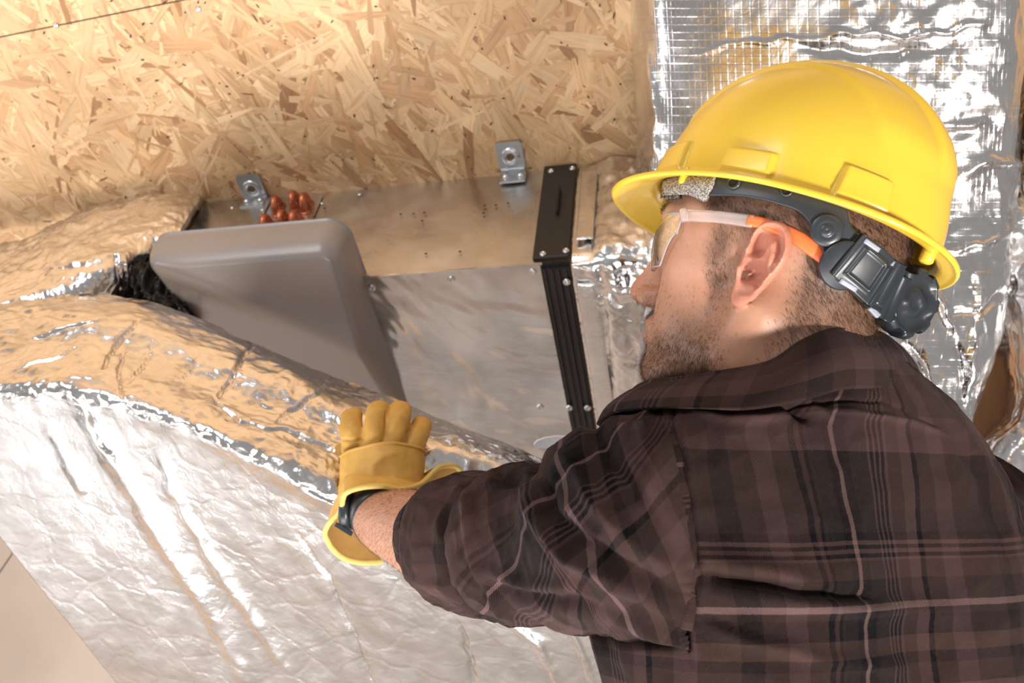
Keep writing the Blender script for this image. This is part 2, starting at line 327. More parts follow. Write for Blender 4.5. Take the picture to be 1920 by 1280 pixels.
# copper return bends
for (px, py, px2, py2) in ((517, 385, 526, 380), (550, 376, 560, 373), (570, 380, 584, 381), (497, 420, 507, 417), (528, 412, 540, 412), (551, 413, 566, 413), (480, 455, 490, 452), (508, 444, 518, 446), (534, 446, 548, 447)):
    l, v = gpx(px, py, -.012); hgt = .0125; R = .0245 if False else .020
    c = np.array([l, v]); path = []
    for a in np.linspace(0, np.pi, 13): path.append(U(l+.002, v+hgt*math.cos(a), -.004-R*math.sin(a)))
    path = [U(l+.002, v+hgt, .004)]+path+[U(l+.002, v-hgt, .004)]
    V, F = tube(path, .0062, 12, up=Lw); pu(mesh('copper_bend', V, F, M['copper']))
    V, F = merge([lathe([(.0062, .0), (.0095, .0), (.009, .003), (.0062, .0035)], U(l+.002, v+s*hgt, -.001), -Sw, 14) for s in (1, -1)]); o = pu(mesh('solder_collar', V, F, M['copper']))
# rivets and holes
for p in ((436, 391), (493, 395), (605, 383), (675, 366), (680, 508)):
    l, v = gpx(*p); c = U(l, v, -.002); V, F = lathe([(.0042, 0), (.0042, .0006), (.003, .0018), (0, .0024)], c, -Sw, 14); pu(mesh('rivet', V, F, M['steel']))
for p in ((478, 407), (609, 392), (752, 403), (776, 402), (796, 400), (792, 415), (907, 401), (909, 387), (930, 386), (953, 382), (799, 477), (863, 473)):
    l, v = gpx(*p); V, F = lathe([(0, 0), (.0022, .0)], U(l, v, -.0016), -Sw, 12); V2, F2 = lathe([(.0022, 0), (.0030, .0001), (.0022, .0003)], U(l, v, -.0016), -Sw, 12)
    pu(mesh('drilled_hole', V, F, M['hole']))
for p in ((698, 537), (847, 521), (999, 507), (732, 692), (1013, 760)):
    l, s = spx(*p); pu(screw(U(l, -.0026, s), -Vw, .0058, M['steel'], None))
# black upright cover with its slotted rib
bm = bmesh.new(); box(bm, U(.014, HB/2+.002, -.004), AX, (.0265, HB/2-.004, .004)); bevel(bm, .0012, 2); blk = pu(obj_bm('cover_plate', bm, M['blackm']))
bm = bmesh.new(); box(bm, U(.018, HB*.56, -.0125), AX, (.0018, .034, .005)); bevel(bm, .0016, 2); pu(obj_bm('finger_rib', bm, M['hole']))
for p in ((1033, 321), (1073, 316), (1018, 476), (1061, 470)):
    l, v = gpx(*p, -.008); pu(screw(U(min(l, .036), v, -.008), -Sw, .0052, M['steel'], None))
# two dark extruded rails on the underside
def rail(lc, w, h=.006):
    prof = [(-1, 0), (-1, 1), (-.55, 1), (-.5, .35), (-.1, .35), (-.05, 1), (.55, 1), (.6, .5), (1, .5), (1, 0)]
    V = []; 
    for s in (.006, .52): V += [U(lc+a*w, -b*h-.0005, s) for a, b in prof]
    n = len(prof); F = [(i, (i+1) % n, (i+1) % n+n, i+n) for i in range(n)]+[tuple(range(n))[::-1], tuple(range(n, 2*n))]
    pu(mesh('rail', V, F, M['rail'], None, smooth_=False))
rail(.0105, .0095); rail(.0305, .0095, .008)
bm = bmesh.new(); box(bm, U(.020, .002, .26), AX, (.020, .0015, .26)); pu(obj_bm('rail_bed', bm, M['hole']))
for p in ((1063, 521), (1068, 757), (1102, 757)):
    l, s = spx(*p); pu(screw(U(l, -.0085, s), -Vw, .0060, M['steel'], None))
# left end flange in dark steel
for l, w, h in ((-.632, .006, .007), (-.648, .005, .012)):
    bm = bmesh.new(); box(bm, U(l, HB/2-.02, -h), AX, (w, HB/2+.012, h)); bevel(bm, .001, 1); pu(obj_bm('end_flange', bm, M['blackm']))
bm = bmesh.new(); box(bm, U(-.640, HB/2, .02), AX, (.004, HB/2, .02)); pu(obj_bm('end_flange', bm, M['rail']))
for v in (.19, .11, .05):
    V, F = lathe([(0, 0), (.004, .0)], U(-.632, v, -.0142), -Sw, 12); pu(mesh('drilled_hole', V, F, M['hole']))
# hanging brackets screwed to the slope
def bracket(px, py, px2, py2):
    c = hit(px, py, U(0, HB-.006, 0), Vw); b = empty('hanging_bracket', c)
    mi = Matrix.Translation(-Vector(c))
    def pb(o): o.parent = b; o.matrix_parent_inverse = mi; return o
    # plate against the board
    bm = bmesh.new(); box(bm, c, (Lw, Vw, Sw), (.0215, .0014, .026)); vs = [e for e in bm.edges if abs((e.verts[0].co-e.verts[1].co).normalized().dot(Vector(Vw))) > .9]
    bmesh.ops.bevel(bm, geom=vs, offset=.006, segments=4, affect='EDGES', profile=.5); pb(obj_bm('plate', bm, M['zinc']))
    V, F = lathe([(.0155, 0), (.0155, .002), (.013, .0034), (.0065, .0036), (.0065, .001), (0, .001)], c-Vw*.001, -Vw, 28); pb(mesh('washer', V, F, M['steel']))
    V, F = lathe([(.0062, 0), (.0062, .0025), (.0045, .003), (.002, .0015), (0, .0015)], c-Vw*.002, -Vw, 16); pb(mesh('rubber_plug', V, F, plain('brown_plug', (.16, .09, .04), .6)))
    e = c+Sw*.026; s = min(((e-P0)@Sw), -.0022)
    # flange on the unit side
    f = P0+Lw*((e-P0)@Lw)+Vw*(HB-.020)+Sw*(-.0035)
    bm = bmesh.new(); box(bm, f, (Lw, Vw, Sw), (.0215, .014, .0014)); bevel(bm, .001, 2); pb(obj_bm('flange', bm, M['zinc']))
    bm = bmesh.new(); g = (e+f)/2; ax = nrm((f-Vw*.0)-e); box(bm, e+Sw*.006-Vw*.002, (Lw, Vw, Sw), (.0200, .0016, .010)); bevel(bm, .0008, 1); pb(obj_bm('bend_strip', bm, M['zinc']))
    for k in (-1, 1): V, F = lathe([(.0062, 0), (.0062, .001), (.0045, .0038), (0, .0048)], f+Lw*k*.0125+Vw*.002-Sw*.0014, -Sw, 16); pb(mesh('rivet', V, F, M['steel']))
    return b
tag(bracket(957, 292, 0, 0), 'galvanised mounting bracket on the roof board near the black cover plate', 'bracket')
tag(bracket(472, 352, 0, 0), 'galvanised mounting bracket on the roof board just above the copper bends', 'bracket')

# ---- grey plastic condensate tray
LA, LB, SA, SB = -.583, -.270, -.100, .46; H0 = .050
nu, nv = 110, 130; uu = np.linspace(-1, 1, nu); vv = np.linspace(-1, 1, nv)
uu = np.sign(uu)*(1-(1-np.abs(uu))**1.7); vv = np.sign(vv)*(1-(1-np.abs(vv))**1.7)
Ug, Vg = np.meshgrid(uu, vv, indexing='ij')
cx, cy, hx, hy, rc = (LA+LB)/2, (SA+SB)/2, (LB-LA)/2, (SB-SA)/2, .034
def rr(u, v):   # square grid to a rounded rectangle
    x = u*hx; y = v*hy; qx = np.abs(x)-(hx-rc); qy = np.abs(y)-(hy-rc); m = (qx > 0) & (qy > 0)
    mx = np.maximum(qx, qy); nn = np.hypot(qx, qy)+1e-9; k = np.where(m, mx/nn, 1); return np.where(m, np.sign(x)*((hx-rc)+qx*k), x), np.where(m, np.sign(y)*((hy-rc)+qy*k), y)
X, Y = rr(Ug, Vg); X += cx; Y += cy
ed = np.minimum.reduce([(1-np.abs(Ug))*hx, (1-np.abs(Vg))*hy]); rd = .019; rp = np.clip(ed/rd, 0, 1); prof = np.sqrt(1-(1-rp)**2)
# sloping bottom: the fold runs from the front left corner to the right side
A = np.array(spx(352, 512, -H0)); B = np.array(spx(632, 628, -H0)); AB = nrm(B-A); nA = np.array([-AB[1], AB[0]]);
dl = (X-A[0])*nA[0]+(Y-A[1])*nA[1]
if nA[1] < 0: dl = -dl
tAB = np.clip(((X-A[0])*AB[0]+(Y-A[1])*AB[1]), -.05, .6); K1 = .13; s0 = SA+.015
h1 = H0+K1*(Y-s0); h2 = H0+K1*(A[1]+tAB*AB[1]-s0)-.36*dl; kk = .006; q_ = np.clip(.5+.5*(h2-h1)/kk, 0, 1); Hh = h2*(1-q_)+h1*q_-kk*q_*(1-q_)
Hh = np.maximum(Hh, .010)
P = U(X, .004-(.004+Hh)*prof*1., Y)
P2 = P.copy(); V, F = P.reshape(-1, 3), gridF(nu, nv).tolist()
per = [i*nv for i in range(nu)]+[(nu-1)*nv+j for j in range(1, nv)]+[i*nv+nv-1 for i in range(nu-2, -1, -1)]+[j for j in range(nv-2, 0, -1)]
lip = P.reshape(-1, 3)[per]+Vw*.014; V = np.concatenate([V, lip]); n0 = nu*nv; k = len(per)
F += [(per[i], n0+i, n0+(i+1) % k, per[(i+1) % k]) for i in range(k)]; F.append([n0+i for i in range(k)])
tray = mesh('condensate_tray', V, F, M['pan']); tag(tray, 'dark grey moulded plastic tray with rounded corners under the left end of the ventilation unit', 'tray')

# ---------------------------------------------------------------- foil-wrapped ducts

# big duct falling from the left towards the viewer
top = [(-190, 600, 1.36), (0, 572, 1.33), (150, 556, 1.31), (290, 572, 1.30), (480, 650, 1.27), (600, 700, 1.25), (720, 742, 1.23), (850, 798, 1.21), (1000, 858, 1.20), (1150, 935, 1.20), (1300, 1020, 1.20)]
mid = [(-190, 665, 1.20), (0, 660, 1.18), (130, 640, 1.165), (260, 665, 1.15), (420, 735, 1.13), (545, 780, 1.115), (660, 830, 1.105), (790, 880, 1.10), (950, 940, 1.10), (1110, 1010, 1.10), (1270, 1090, 1.10)]
rid = [(-190, 740, 1.13), (-60, 745, 1.11), (95, 735, 1.09), (225, 760, 1.075), (350, 800, 1.06), (480, 862, 1.05), (610, 930, 1.045), (740, 990, 1.05), (870, 1050, 1.05), (1030, 1120, 1.05), (1210, 1190, 1.05)]
bot = [(330, 1420, 1.42), (420, 1420, 1.40), (520, 1430, 1.37), (630, 1440, 1.35), (750, 1450, 1.33), (860, 1460, 1.31), (980, 1470, 1.29), (1090, 1480, 1.27), (1200, 1490, 1.25), (1320, 1500, 1.24), (1450, 1510, 1.23)]
def lerp(a, b, t, bul=0, bx=0): return [tuple(np.array(p)*(1-t)+np.array(q)*t+np.array([bx, 0, bul])) for p, q in zip(a, b)]
q1 = lerp(top, mid, .38, -.045); C = [lerp(top, top, 0, .06), top, q1, mid, lerp(mid, rid, .6, -.012), rid, lerp(rid, bot, .10, -.004), lerp(rid, bot, .35, -.012, -14), lerp(rid, bot, .65, -.012, -8), bot]
C[0] = [(x, y+8, d+.05) for x, y, d in top]
C[9][0] = (330, 1420, 1.45)
nu, nv = 430, 430; P = patch(C, nu, nv); N = camside(P, gnormal(P)); px = proj(P)[..., :2]
onband = 1-smooth(.50, .60, np.linspace(0, 1, nu))[:, None]
D = crumple(P, N, .004, .0013, .0006)*(.16+.84*onband[..., None])
rg = np.exp(-((np.linspace(0, 1, nu)[:, None]-.56)/.035)**2); D += N*((ridge(P*26, 3)*.0020-.001)*rg)[..., None]
for pl, w, d in (([(195, 690), (215, 650), (245, 615), (262, 600)], 3, -.009), ([(230, 745), (222, 690), (240, 650)], 2.5, -.006), ([(412, 745), (440, 700), (470, 652)], 3, -.010), ([(400, 745), (450, 790), (560, 815), (640, 850)], 2.5, -.007), ([(240, 720), (275, 680), (285, 640)], 2, -.005), ([(60, 640), (130, 610), (200, 600)], 2, -.005), ([(300, 760), (360, 700), (380, 660)], 2, -.003), ([(520, 790), (590, 740), (620, 715)], 2.5, -.006), ([(20, 700), (90, 680), (150, 650)], 2, -.004),
                 ([(0, 575), (60, 590), (160, 592)], 5, -.004), ([(150, 735), (175, 800), (215, 860), (260, 935), (310, 1020), (400, 1150), (470, 1290)], 16, .0075), ([(150, 735), (180, 800), (222, 862)], 4, -.007),
                 ([(90, 800), (150, 910), (160, 930)], 9, .004), ([(300, 850), (330, 930), (400, 1050), (470, 1150), (560, 1290)], 10, .005), ([(560, 1000), (620, 1090), (660, 1180), (700, 1290)], 3, -.004),
                 ([(860, 1170), (880, 1230), (890, 1300)], 4, -.005), ([(960, 1165), (1010, 1210), (1050, 1280)], 9, .006), ([(1060, 1150), (1090, 1220), (1120, 1290)], 7, .005),
                 ([(560, 905), (600, 930), (640, 940)], 5, -.004), ([(330, 585), (420, 640), (520, 690), (600, 740)], 12, .005)):
    D += crease(P, N, pl, w, d)
P = P+D; V, F = solid(P, .05, np.array([-.1, .95, .1])); uvs = np.tile(uvg(nu, nv, 1, 1), (2, 1))
tag(mesh('insulated_duct', V, F, M['foil'], None, uvs), 'large foil-wrapped duct slanting down in front of the grey tray, gloved hand pressing it', 'duct')

# elbow above it, joining the unit's left end
C = [[(-190, 480, 1.75), (-60, 470, 1.68), (60, 440, 1.65), (150, 396, 1.66), (240, 368, 1.66), (330, 358, 1.655), (378, 362, 1.66)],
     [(-190, 500, 1.60), (-60, 500, 1.56), (60, 462, 1.55), (150, 416, 1.56), (240, 385, 1.57), (325, 372, 1.585), (374, 374, 1.60)],
     [(-190, 530, 1.48), (-60, 530, 1.46), (55, 500, 1.46), (145, 455, 1.47), (230, 425, 1.49), (310, 408, 1.51), (353, 408, 1.53)],
     [(-190, 560, 1.40), (-60, 555, 1.39), (50, 535, 1.39), (140, 500, 1.40), (220, 474, 1.42), (290, 455, 1.46), (330, 448, 1.48)],
     [(-190, 590, 1.37), (-60, 580, 1.36), (50, 565, 1.36), (135, 545, 1.37), (205, 518, 1.40), (265, 500, 1.46), (308, 478, 1.50)],
     [(-190, 640, 1.38), (-60, 625, 1.37), (50, 605, 1.37), (135, 590, 1.39), (215, 570, 1.45), (262, 560, 1.56), (305, 530, 1.62)]]
nu, nv = 150, 220; P = patch(C, nu, nv); N = camside(P, gnormal(P)); D = crumple(P, N, .004, .0026, .0009)
for pl, w, d in (([(0, 520), (90, 505), (170, 492), (250, 470)], 6, .005), ([(100, 440), (180, 400), (270, 385)], 5, .003), ([(215, 480), (222, 520), (225, 560)], 4, -.008), ([(232, 490), (238, 530), (240, 565)], 3, .007), ([(248, 495), (252, 530)], 4, -.010),
                 ([(150, 560), (185, 556), (200, 565)], 7, -.012), ([(200, 395), (240, 390)], 3, -.004), ([(290, 440), (310, 460)], 5, .004)): D += crease(P, N, pl, w, d, 3)
P = P+D; V, F = solid(P, .02, np.array([-.05, .97, .05]))
tag(mesh('insulated_elbow', V, F, M['foil'], None), 'foil-wrapped elbow bulging at the left end of the ventilation unit below the roof board', 'duct')
# dark crumpled filler standing in for the dark gap between elbow and tray
C = [[(222, 494, 1.50), (262, 484, 1.48), (300, 478, 1.48)], [(218, 525, 1.47), (262, 520, 1.44), (325, 520, 1.44)], [(222, 568, 1.50), (265, 575, 1.47), (365, 590, 1.45)]]
P = patch(C, 60, 60); N = camside(P, gnormal(P)); P = P+N*(.012*ridge(P*np.array([3, 1, .7])*22, 3))[..., None]
V, F = solid(P, .06, np.array([0, 1, 0])); M['dkgap'] = plain('dark_gap_fill', (.03, .026, .024), .28, .2, .3, 80)
tag(mesh('dark_gap_filler', V, F, M['dkgap']), 'crumpled black filler standing in for the dark gap between the foil elbow and the grey tray', 'gap filler')

# foil-wrapped straight duct right of the unit
nv = 160; vv = np.linspace(0, 1, nv)
prof = [(HB-.004, .10), (HB-.004, .012), (HB*.9, -.004), (HB*.5, -.007), (HB*.12, -.006), (.002, .000), (-.008, .016), (-.011, .10), (-.011, .25), (-.010, .42), (.0, .55)]
pr = cr(np.array(prof), 190, 0); ll = .043+.62*vv
Lg = np.broadcast_to(ll[None, :], (190, nv)); bul = 1+.0*Lg; Vg = pr[:, :1]*bul; Sg = np.broadcast_to(pr[:, 1:], (190, nv)); Vg = np.broadcast_to(pr[:, :1], (190, nv))
env = smooth(.05, .10, Lg); P = U(Lg, Vg, Sg); N = camside(P, gnormal(P)); P = P+N*(.010*env)[..., None]
D = crumple(P, N, .004, .003, .0012)*(.15+.85*env[..., None])
for pl, w, d in (([(1118, 315), (1112, 400), (1108, 480)], 4, -.006), ([(1125, 500), (1135, 620), (1150, 760)], 6, -.007), ([(1130, 340), (1180, 320), (1210, 300)], 5, .005), ([(1130, 520), (1160, 570), (1200, 560)], 6, -.006), ([(1085, 322), (1110, 332), (1128, 324)], 2.5, -.007)): D += crease(P, N, pl, w, d, 3)
P = P+D; V, F = solid(P, .012, Sw); wrap = mesh('wrapped_duct', V, F, M['foil'], None)
tag(wrap, 'foil-wrapped straight duct joined to the right end of the ventilation unit', 'duct')
def tape(path_ls, w):       # strip of scrim tape lying on the wrap: list of centre points (l, v, s), outward normal
    A = []
    for (l, v, s, n) in path_ls: A.append([U(l-w, v, s)+n*.0085, U(l-w*.5, v, s)+n*.0095, U(l+w*.5, v, s)+n*.0095, U(l+w, v, s)+n*.0085])
    P = cr(np.array(A), 60, 0); P = cr(P, 12, 1); V, F = solid(P, .002, -n); 
    LL = np.linalg.norm(np.array(A)[-1, 0]-np.array(A)[0, 0]); u = uvg(60, 12, LL, 2*w); return mesh('scrim_tape', V, F, M['tape'], wrap, np.tile(u, (2, 1)))
nS, nV = -Sw, -Vw
tape([(.064, HB*.86, -.004, nS), (.064, HB*.5, -.007, nS), (.063, HB*.13, -.006, nS)], .0125)
tape([(.062, -.006, .03, nV), (.0625, -.008, .12, nV), (.063, -.009, .25, nV), (.063, -.009, .42, nV)], .0135)

# tall foil-covered shaft at the right
xs = [1188, 1196, 1215, 1250, 1330, 1450, 1600, 1740, 1850, 1905, 1916]
rows = []
for y, xr, xo in ((-420, 1950, -18), (-160, 1935, -10), (0, 1925, -4), (120, 1920, 4), (250, 1914, 10), (380, 1908, 12), (480, 1896, 14), (600, 1880, 14), (700, 1852, 14), (800, 1826, 14), (920, 1815, 14), (1080, 1815, 14)):
    r_ = []
    for k, x in enumerate(xs):
        f = (x-1188)/(1916-1188); X = 1188+xo+f*(xr-1188-xo); d = 1.26-.08*f-.00005*(y-400); d -= .125*np.clip(1-(y+60)/480., 0, 1.25); d += [.16, .075, .03, .008, 0, 0, 0, 0, .0, .02, .09][k]; r_.append((X, y, d))
    rows.append(r_)
nu, nv = 330, 300; P = patch(rows, nu, nv); PSH = P.copy(); N = camside(P, gnormal(P)); qp = proj(P)[..., :2]; calm = 1-.78*smooth(1680, 1480, qp[..., 0])*smooth(330, 200, qp[..., 1]); D = crumple(P, N, .0045, .0016, .0004)*calm[..., None]
for pl, w, d in (([(1210, 100), (1235, 200), (1230, 320)], 8, .006), ([(1290, 100), (1420, 78), (1600, 66), (1750, 40)], 4, .0015), ([(1500, 90), (1640, 100), (1760, 90)], 9, -.005), ([(1560, 60), (1700, 70), (1850, 40)], 5, .005), ([(1700, 650), (1730, 700), (1745, 730)], 6, -.009),
                 ([(1760, 470), (1840, 460), (1900, 420)], 7, .005), ([(1780, 590), (1850, 580), (1890, 540)], 5, -.006), ([(1840, 480), (1830, 600), (1820, 720)], 9, .008), ([(1620, 200), (1720, 240), (1850, 230)], 6, .005), ([(1800, 330), (1860, 300), (1915, 310)], 8, .006),
                 ([(1790, 640), (1810, 700), (1800, 780)], 8, -.007), ([(1700, 540), (1760, 560), (1790, 620)], 8, .008)): D += crease(P, N, pl, w, d, 8)
P = P+D; V, F = solid(P, .03, np.array([.05, .95, .05])); L_ = np.tile(uvg(nu, nv, .80, .48), (2, 1))
tag(mesh('foil_shaft', V, F, M['foil_w'], None, L_), 'tall shaft covered in crinkled reinforced foil behind the yellow hard hat', 'duct')
rows = []
for y, xl in ((200, 1925), (300, 1918), (400, 1908), (490, 1897), (600, 1901), (700, 1911), (780, 1906), (830, 1862), (900, 1820), (1000, 1800)):
    rows.append([(xl, y, 1.34), (xl+6, y, 1.27), (xl+30, y, 1.24), (xl+110, y, 1.22), (xl+230, y, 1.22)])
P = patch(rows, 120, 60); N = camside(P, gnormal(P)); P = P+crumple(P, N, .005, .003, .001); V, F = solid(P, .03, np.array([.05, .95, .05]))
tag(mesh('foil_flap', V, F, M['foil'], None), 'narrow hanging foil sheet at the far right edge beside the wooden post', 'foil sheet')
t = NT('post_wood'); o = t.obj(); g = t.noise(t.mapv(o, (60, 60, 4)), 1, 4, .6, .5).outputs[0]; t.set(base=t.mix(g, (.30, .13, .055), (.62, .34, .17)), rough=.55); M['wood'] = t.m
bm = bmesh.new(); c = at(1880, 700, 1.38); box(bm, c, ([1, 0, 0], [0, 1, 0], [0, 0, 1]), (.085, .03, .42)); bevel(bm, .003, 2)
post = empty('roof_post', c); tag(post, 'brown timber post showing through the gap between foil sheets at the right', 'timber')
o = obj_bm('timber', bm, M['wood']); o.parent = post; o.matrix_parent_inverse = Matrix.Translation(-Vector(c))
# ---------------------------------------------------------------- person: head, neck, torso core and left arm as one skin
Rh = rotm(148.6, -15, -2.1); Hh0 = np.array([.2163, .7528, 1.682])
def hw(p): return np.asarray(p) @ Rh.T+Hh0        # head frame -> world
def wh(p): return (np.asarray(p)-Hh0) @ Rh
def ell(P, c, r): q = (P-np.array(c))/np.array(r); k0 = np.linalg.norm(q, axis=-1); k1 = np.linalg.norm(q/np.array(r), axis=-1); return k0*(k0-1)/(k1+1e-9)
def cap(P, a, b, ra, rb=None):
    a = np.array(a, float); b = np.array(b, float); rb = ra if rb is None else rb; ab = b-a; t = np.clip(((P-a)@ab)/(ab@ab), 0, 1)
    return np.linalg.norm(P-(a+t[..., None]*ab), axis=-1)-(ra+(rb-ra)*t)
def su(a, b, k): h = np.clip(.5+.5*(b-a)/k, 0, 1); return b*(1-h)+a*h-k*h*(1-h)
def ss(a, b, k): return -su(-a, b, k)             # a minus b
nbase = wh(np.array([.240, .744, 1.575])); nlow = wh(np.array([.237, .750, 1.50]))
def headsdf(P):
    m = P*np.array([1, 1, 1.]); A = m.copy(); A[..., 1] = np.abs(A[..., 1])
    d = ell(P, (.000, 0, .045), (.098, .077, .090))
    d = su(d, ell(P, (.048, 0, .020), (.046, .064, .060)), .02)
    d = su(d, ell(P, (.043, 0, -.030), (.040, .050, .060)), .02)
    d = su(d, cap(A, (-.002, .054, -.030), (.010, .050, -.062), .016, .015), .02)          # ramus
    d = su(d, cap(A, (.010, .050, -.064), (.074, .016, -.088), .017, .015), .018)           # jaw line
    d = su(d, ell(P, (.079, 0, -.088), (.018, .020, .018)), .015)                            # chin
    d = su(d, cap(A, (.015, .064, .004), (.060, .046, -.004), .009, .012), .018)             # cheekbone
    d = su(d, ell(A, (.046, .032, -.040), (.036, .026, .036)), .02)
    d = su(d, ell(P, (.080, 0, -.055), (.021, .027, .030)), .015)
    d = su(d, cap(A, (.091, .010, .040), (.079, .043, .040), .010, .009), .014)              # brow
    d = ss(d, ell(A, (.104, .032, .018), (.020, .018, .013)), .014)                          # socket
    d = su(d, ell(A, (.0775, .032, .017), (.0135, .0150, .0130)), .003)                      # lids
    d = ss(d, cap(A, (.0925, .022, .0150), (.0860, .043, .0165), .0016), .0015)
    d = su(d, cap(P, (.091, 0, .026), (.114, 0, -.019), .0085, .0095), .010)                 # nose bridge
    d = su(d, ell(P, (.1150, 0, -.0250), (.0105, .0105, .0098)), .008)
    d = su(d, ell(A, (.1030, .0130, -.0290), (.0105, .0078, .0088)), .005)
    d = ss(d, ell(A, (.1100, .0070, -.0372), (.0070, .0045, .0060)), .002)                   # nostril
    d = su(d, cap(A, (.1000, 0, -.0500), (.0905, .022, -.0545), .0062, .0032), .005)         # upper lip
    d = su(d, cap(A, (.0985, 0, -.0625), (.0900, .020, -.0585), .0068, .0035), .005)
    d = ss(d, cap(A, (.1085, 0, -.0565), (.0930, .025, -.0570), .0022, .0010), .003)
    d = ss(d, cap(A, (.1080, 0, -.0740), (.100, .02, -.0745), .006), .008)
    nk = cap(P, (-.028, 0, -.035), nbase, .056, .060); nk = su(nk, cap(P, nbase, nlow, .060, .075), .02)
    nk = su(nk, cap(A, (-.012, .058, -.035), nbase+np.array([.045, .022, -.02]), .013, .014), .022)   # neck muscle behind the ear
    nk = su(nk, cap(P, (.02, 0, -.075), nbase+np.array([.05, 0, -.01]), .030, .03), .03)
    return su(d, nk, .022)
def star(sdf, c, nu, nv, r0=.24, it=60):
    th = np.linspace(.004, np.pi-.004, nu)[:, None]; ph = np.linspace(0, 2*np.pi, nv, endpoint=False)[None, :]
    D = np.stack([np.sin(th)*np.cos(ph), np.sin(th)*np.sin(ph), np.cos(th)*np.ones_like(ph)], -1); t = np.full((nu, nv), r0)
    for _ in range(it): t -= .75*sdf(c+D*t[..., None])
    return c+D*np.clip(t, .01, .3)[..., None]
def capgrid(P, flip=False):
    nu, nv = P.shape[:2]; F = gridF(nu, nv, False, True, flip).tolist(); a = list(range(nv)); b = [(nu-1)*nv+i for i in range(nv)]
    return P.reshape(-1, 3), F+[a[::-1] if not flip else a, b if not flip else b[::-1]]
HC = np.array([.02, 0, -.01]); G = star(headsdf, HC, 330, 420)
headpart = (hw(G.reshape(-1, 3)), capgrid(G, True)[1])
# ear: disc-shaped relief in its own plane, then swung out from the head
def ear(side=1):
    na, nr = 120, 60; a = np.linspace(0, 2*np.pi, na, endpoint=False)
    # outline (forward, up) in mm, counted from straight up towards the back
    K = np.array([(0, 33), (-9, 33.5), (-17, 28), (-21, 18), (-21, 7), (-17, -5), (-12, -16), (-6, -25), (1, -31), (7, -31), (10.5, -25), (11.5, -16), (12, -6), (12, 4), (10, 13), (9.5, 22), (6, 29)], float)
    O = cr(np.vstack([K, K[:1]]), na+1, 0)[:-1]; c = np.array([-1., 3.])
    rr_ = np.linspace(0, 1, nr)[None, :, None]; Q = c+(O[:, None]-c)*rr_; r = np.broadcast_to(rr_[..., 0], (na, nr)); x, y = Q[..., 0], Q[..., 1]
    ang = np.arctan2(x-c[0], y-c[1])     # 0 up, negative back
    helix = smooth(-35, -20, y)*(1-smooth(6.5, 10, x)*smooth(12, 0, y)); lobe = smooth(-14, -24, y)
    h = 2.0+5.0*np.exp(-((r-.90)/.085)**2)*helix*(1-lobe) - 3.4*np.exp(-((r-.70)/.085)**2)*(1-lobe)*smooth(9, 3, x)
    def g(x0, y0, sx, sy, rot=0): ca, sa = math.cos(rot), math.sin(rot); u = (x-x0)*ca+(y-y0)*sa; v = -(x-x0)*sa+(y-y0)*ca; return np.exp(-(u/sx)**2-(v/sy)**2)
    h += 5.2*g(-11.5, 4, 3.6, 13, -.12)+2.4*g(-6.5, 15, 3, 7, .5)          # antihelix
    h -= 9.5*g(-2.0, -5, 7.0, 8.5)+8.5*g(2.5, 12, 4.2, 7)+3*g(4, 20, 3.5, 5)   # concha and its upper hollow
    h += 4.2*g(4, 4.5, 6, 1.8, -.3)                                        # crus
    h += 5.5*g(9.5, -5.5, 3.2, 5.5)+3.6*g(-4.5, -15.5, 4.5, 2.8, .4)        # tragus, antitragus
    h -= 9*g(5.0, -7.5, 3.0, 3.6)                                           # canal
    h += 2.2*g(1, -25, 6.5, 6); h = np.where(r > .97, h*.6, h)
    front = np.stack([x, h, y], -1); back = np.stack([x, np.minimum(h-2.6, 1.0)-1.0*(1-r), y], -1)*np.array([.985, 1, .985])
    V = np.concatenate([front.reshape(-1, 3), back.reshape(-1, 3)])*.00108
    F = gridF(na, nr, True, False)[:, ::-1]; n0 = na*nr; Fb = F[:, ::-1]+n0; k = np.arange(na)*nr+nr-1; q = np.roll(k, -1); R = np.stack([k, q, q+n0, k+n0], 1)
    # swing: hinge at the front edge, tilt back a little
    y = V[:, 1].copy(); xx = V[:, 0].copy()-.010; th = math.radians(10); V[:, 0] = xx*math.cos(th)+y*math.sin(th)+.010; V[:, 1] = -xx*math.sin(th)+y*math.cos(th)
    tl = math.radians(-9); X, Z = V[:, 0].copy(), V[:, 2].copy(); V[:, 0] = X*math.cos(tl)+Z*math.sin(tl); V[:, 2] = -X*math.sin(tl)+Z*math.cos(tl)
    V[:, 1] *= side; V += np.array([-.010, .0755*side, .001]); F = np.concatenate([F, Fb, R]); return hw(V*np.array([1., 1, 1.])), (F if side > 0 else F[:, ::-1])
ears = [ear(1), ear(-1)]
# key joints of the body (world)
SHL = at(1300, 960, .66); ELB = at(925, 1055, .85); WRI = at(715, 968, 1.025)
C7 = at(1650, 700, .70); AX_S = nrm([-.88, -.40, 0]); FWD = nrm([-.41, .90, 0]); UPW = np.array([0, 0, 1.])
def limb(pts, rads, n=32, m=60): p = cr(np.array(pts), m, 0); r = cr(np.array(rads)[:, None], m, 0)[:, 0]; return tube(p, r, n)
arm = limb([SHL, SHL*.5+ELB*.5, ELB, ELB*.72+WRI*.28, ELB*.4+WRI*.6, WRI, at(712, 915, 1.055)], [.055, .050, .043, .048, .043, .033, .029])
def ellm(c, axs, r, n=24): 
    th = np.linspace(.01, np.pi-.01, n)[:, None]; ph = np.linspace(0, 2*np.pi, 2*n, endpoint=False)[None]
    P = np.array(c)+np.sin(th)[..., None]*(np.cos(ph)[..., None]*np.array(axs[0])*r[0]+np.sin(ph)[..., None]*np.array(axs[1])*r[1])+(np.cos(th)*np.ones_like(ph))[..., None]*np.array(axs[2])*r[2]
    return capgrid(P, True)
chest = C7+FWD*.085-UPW*.24
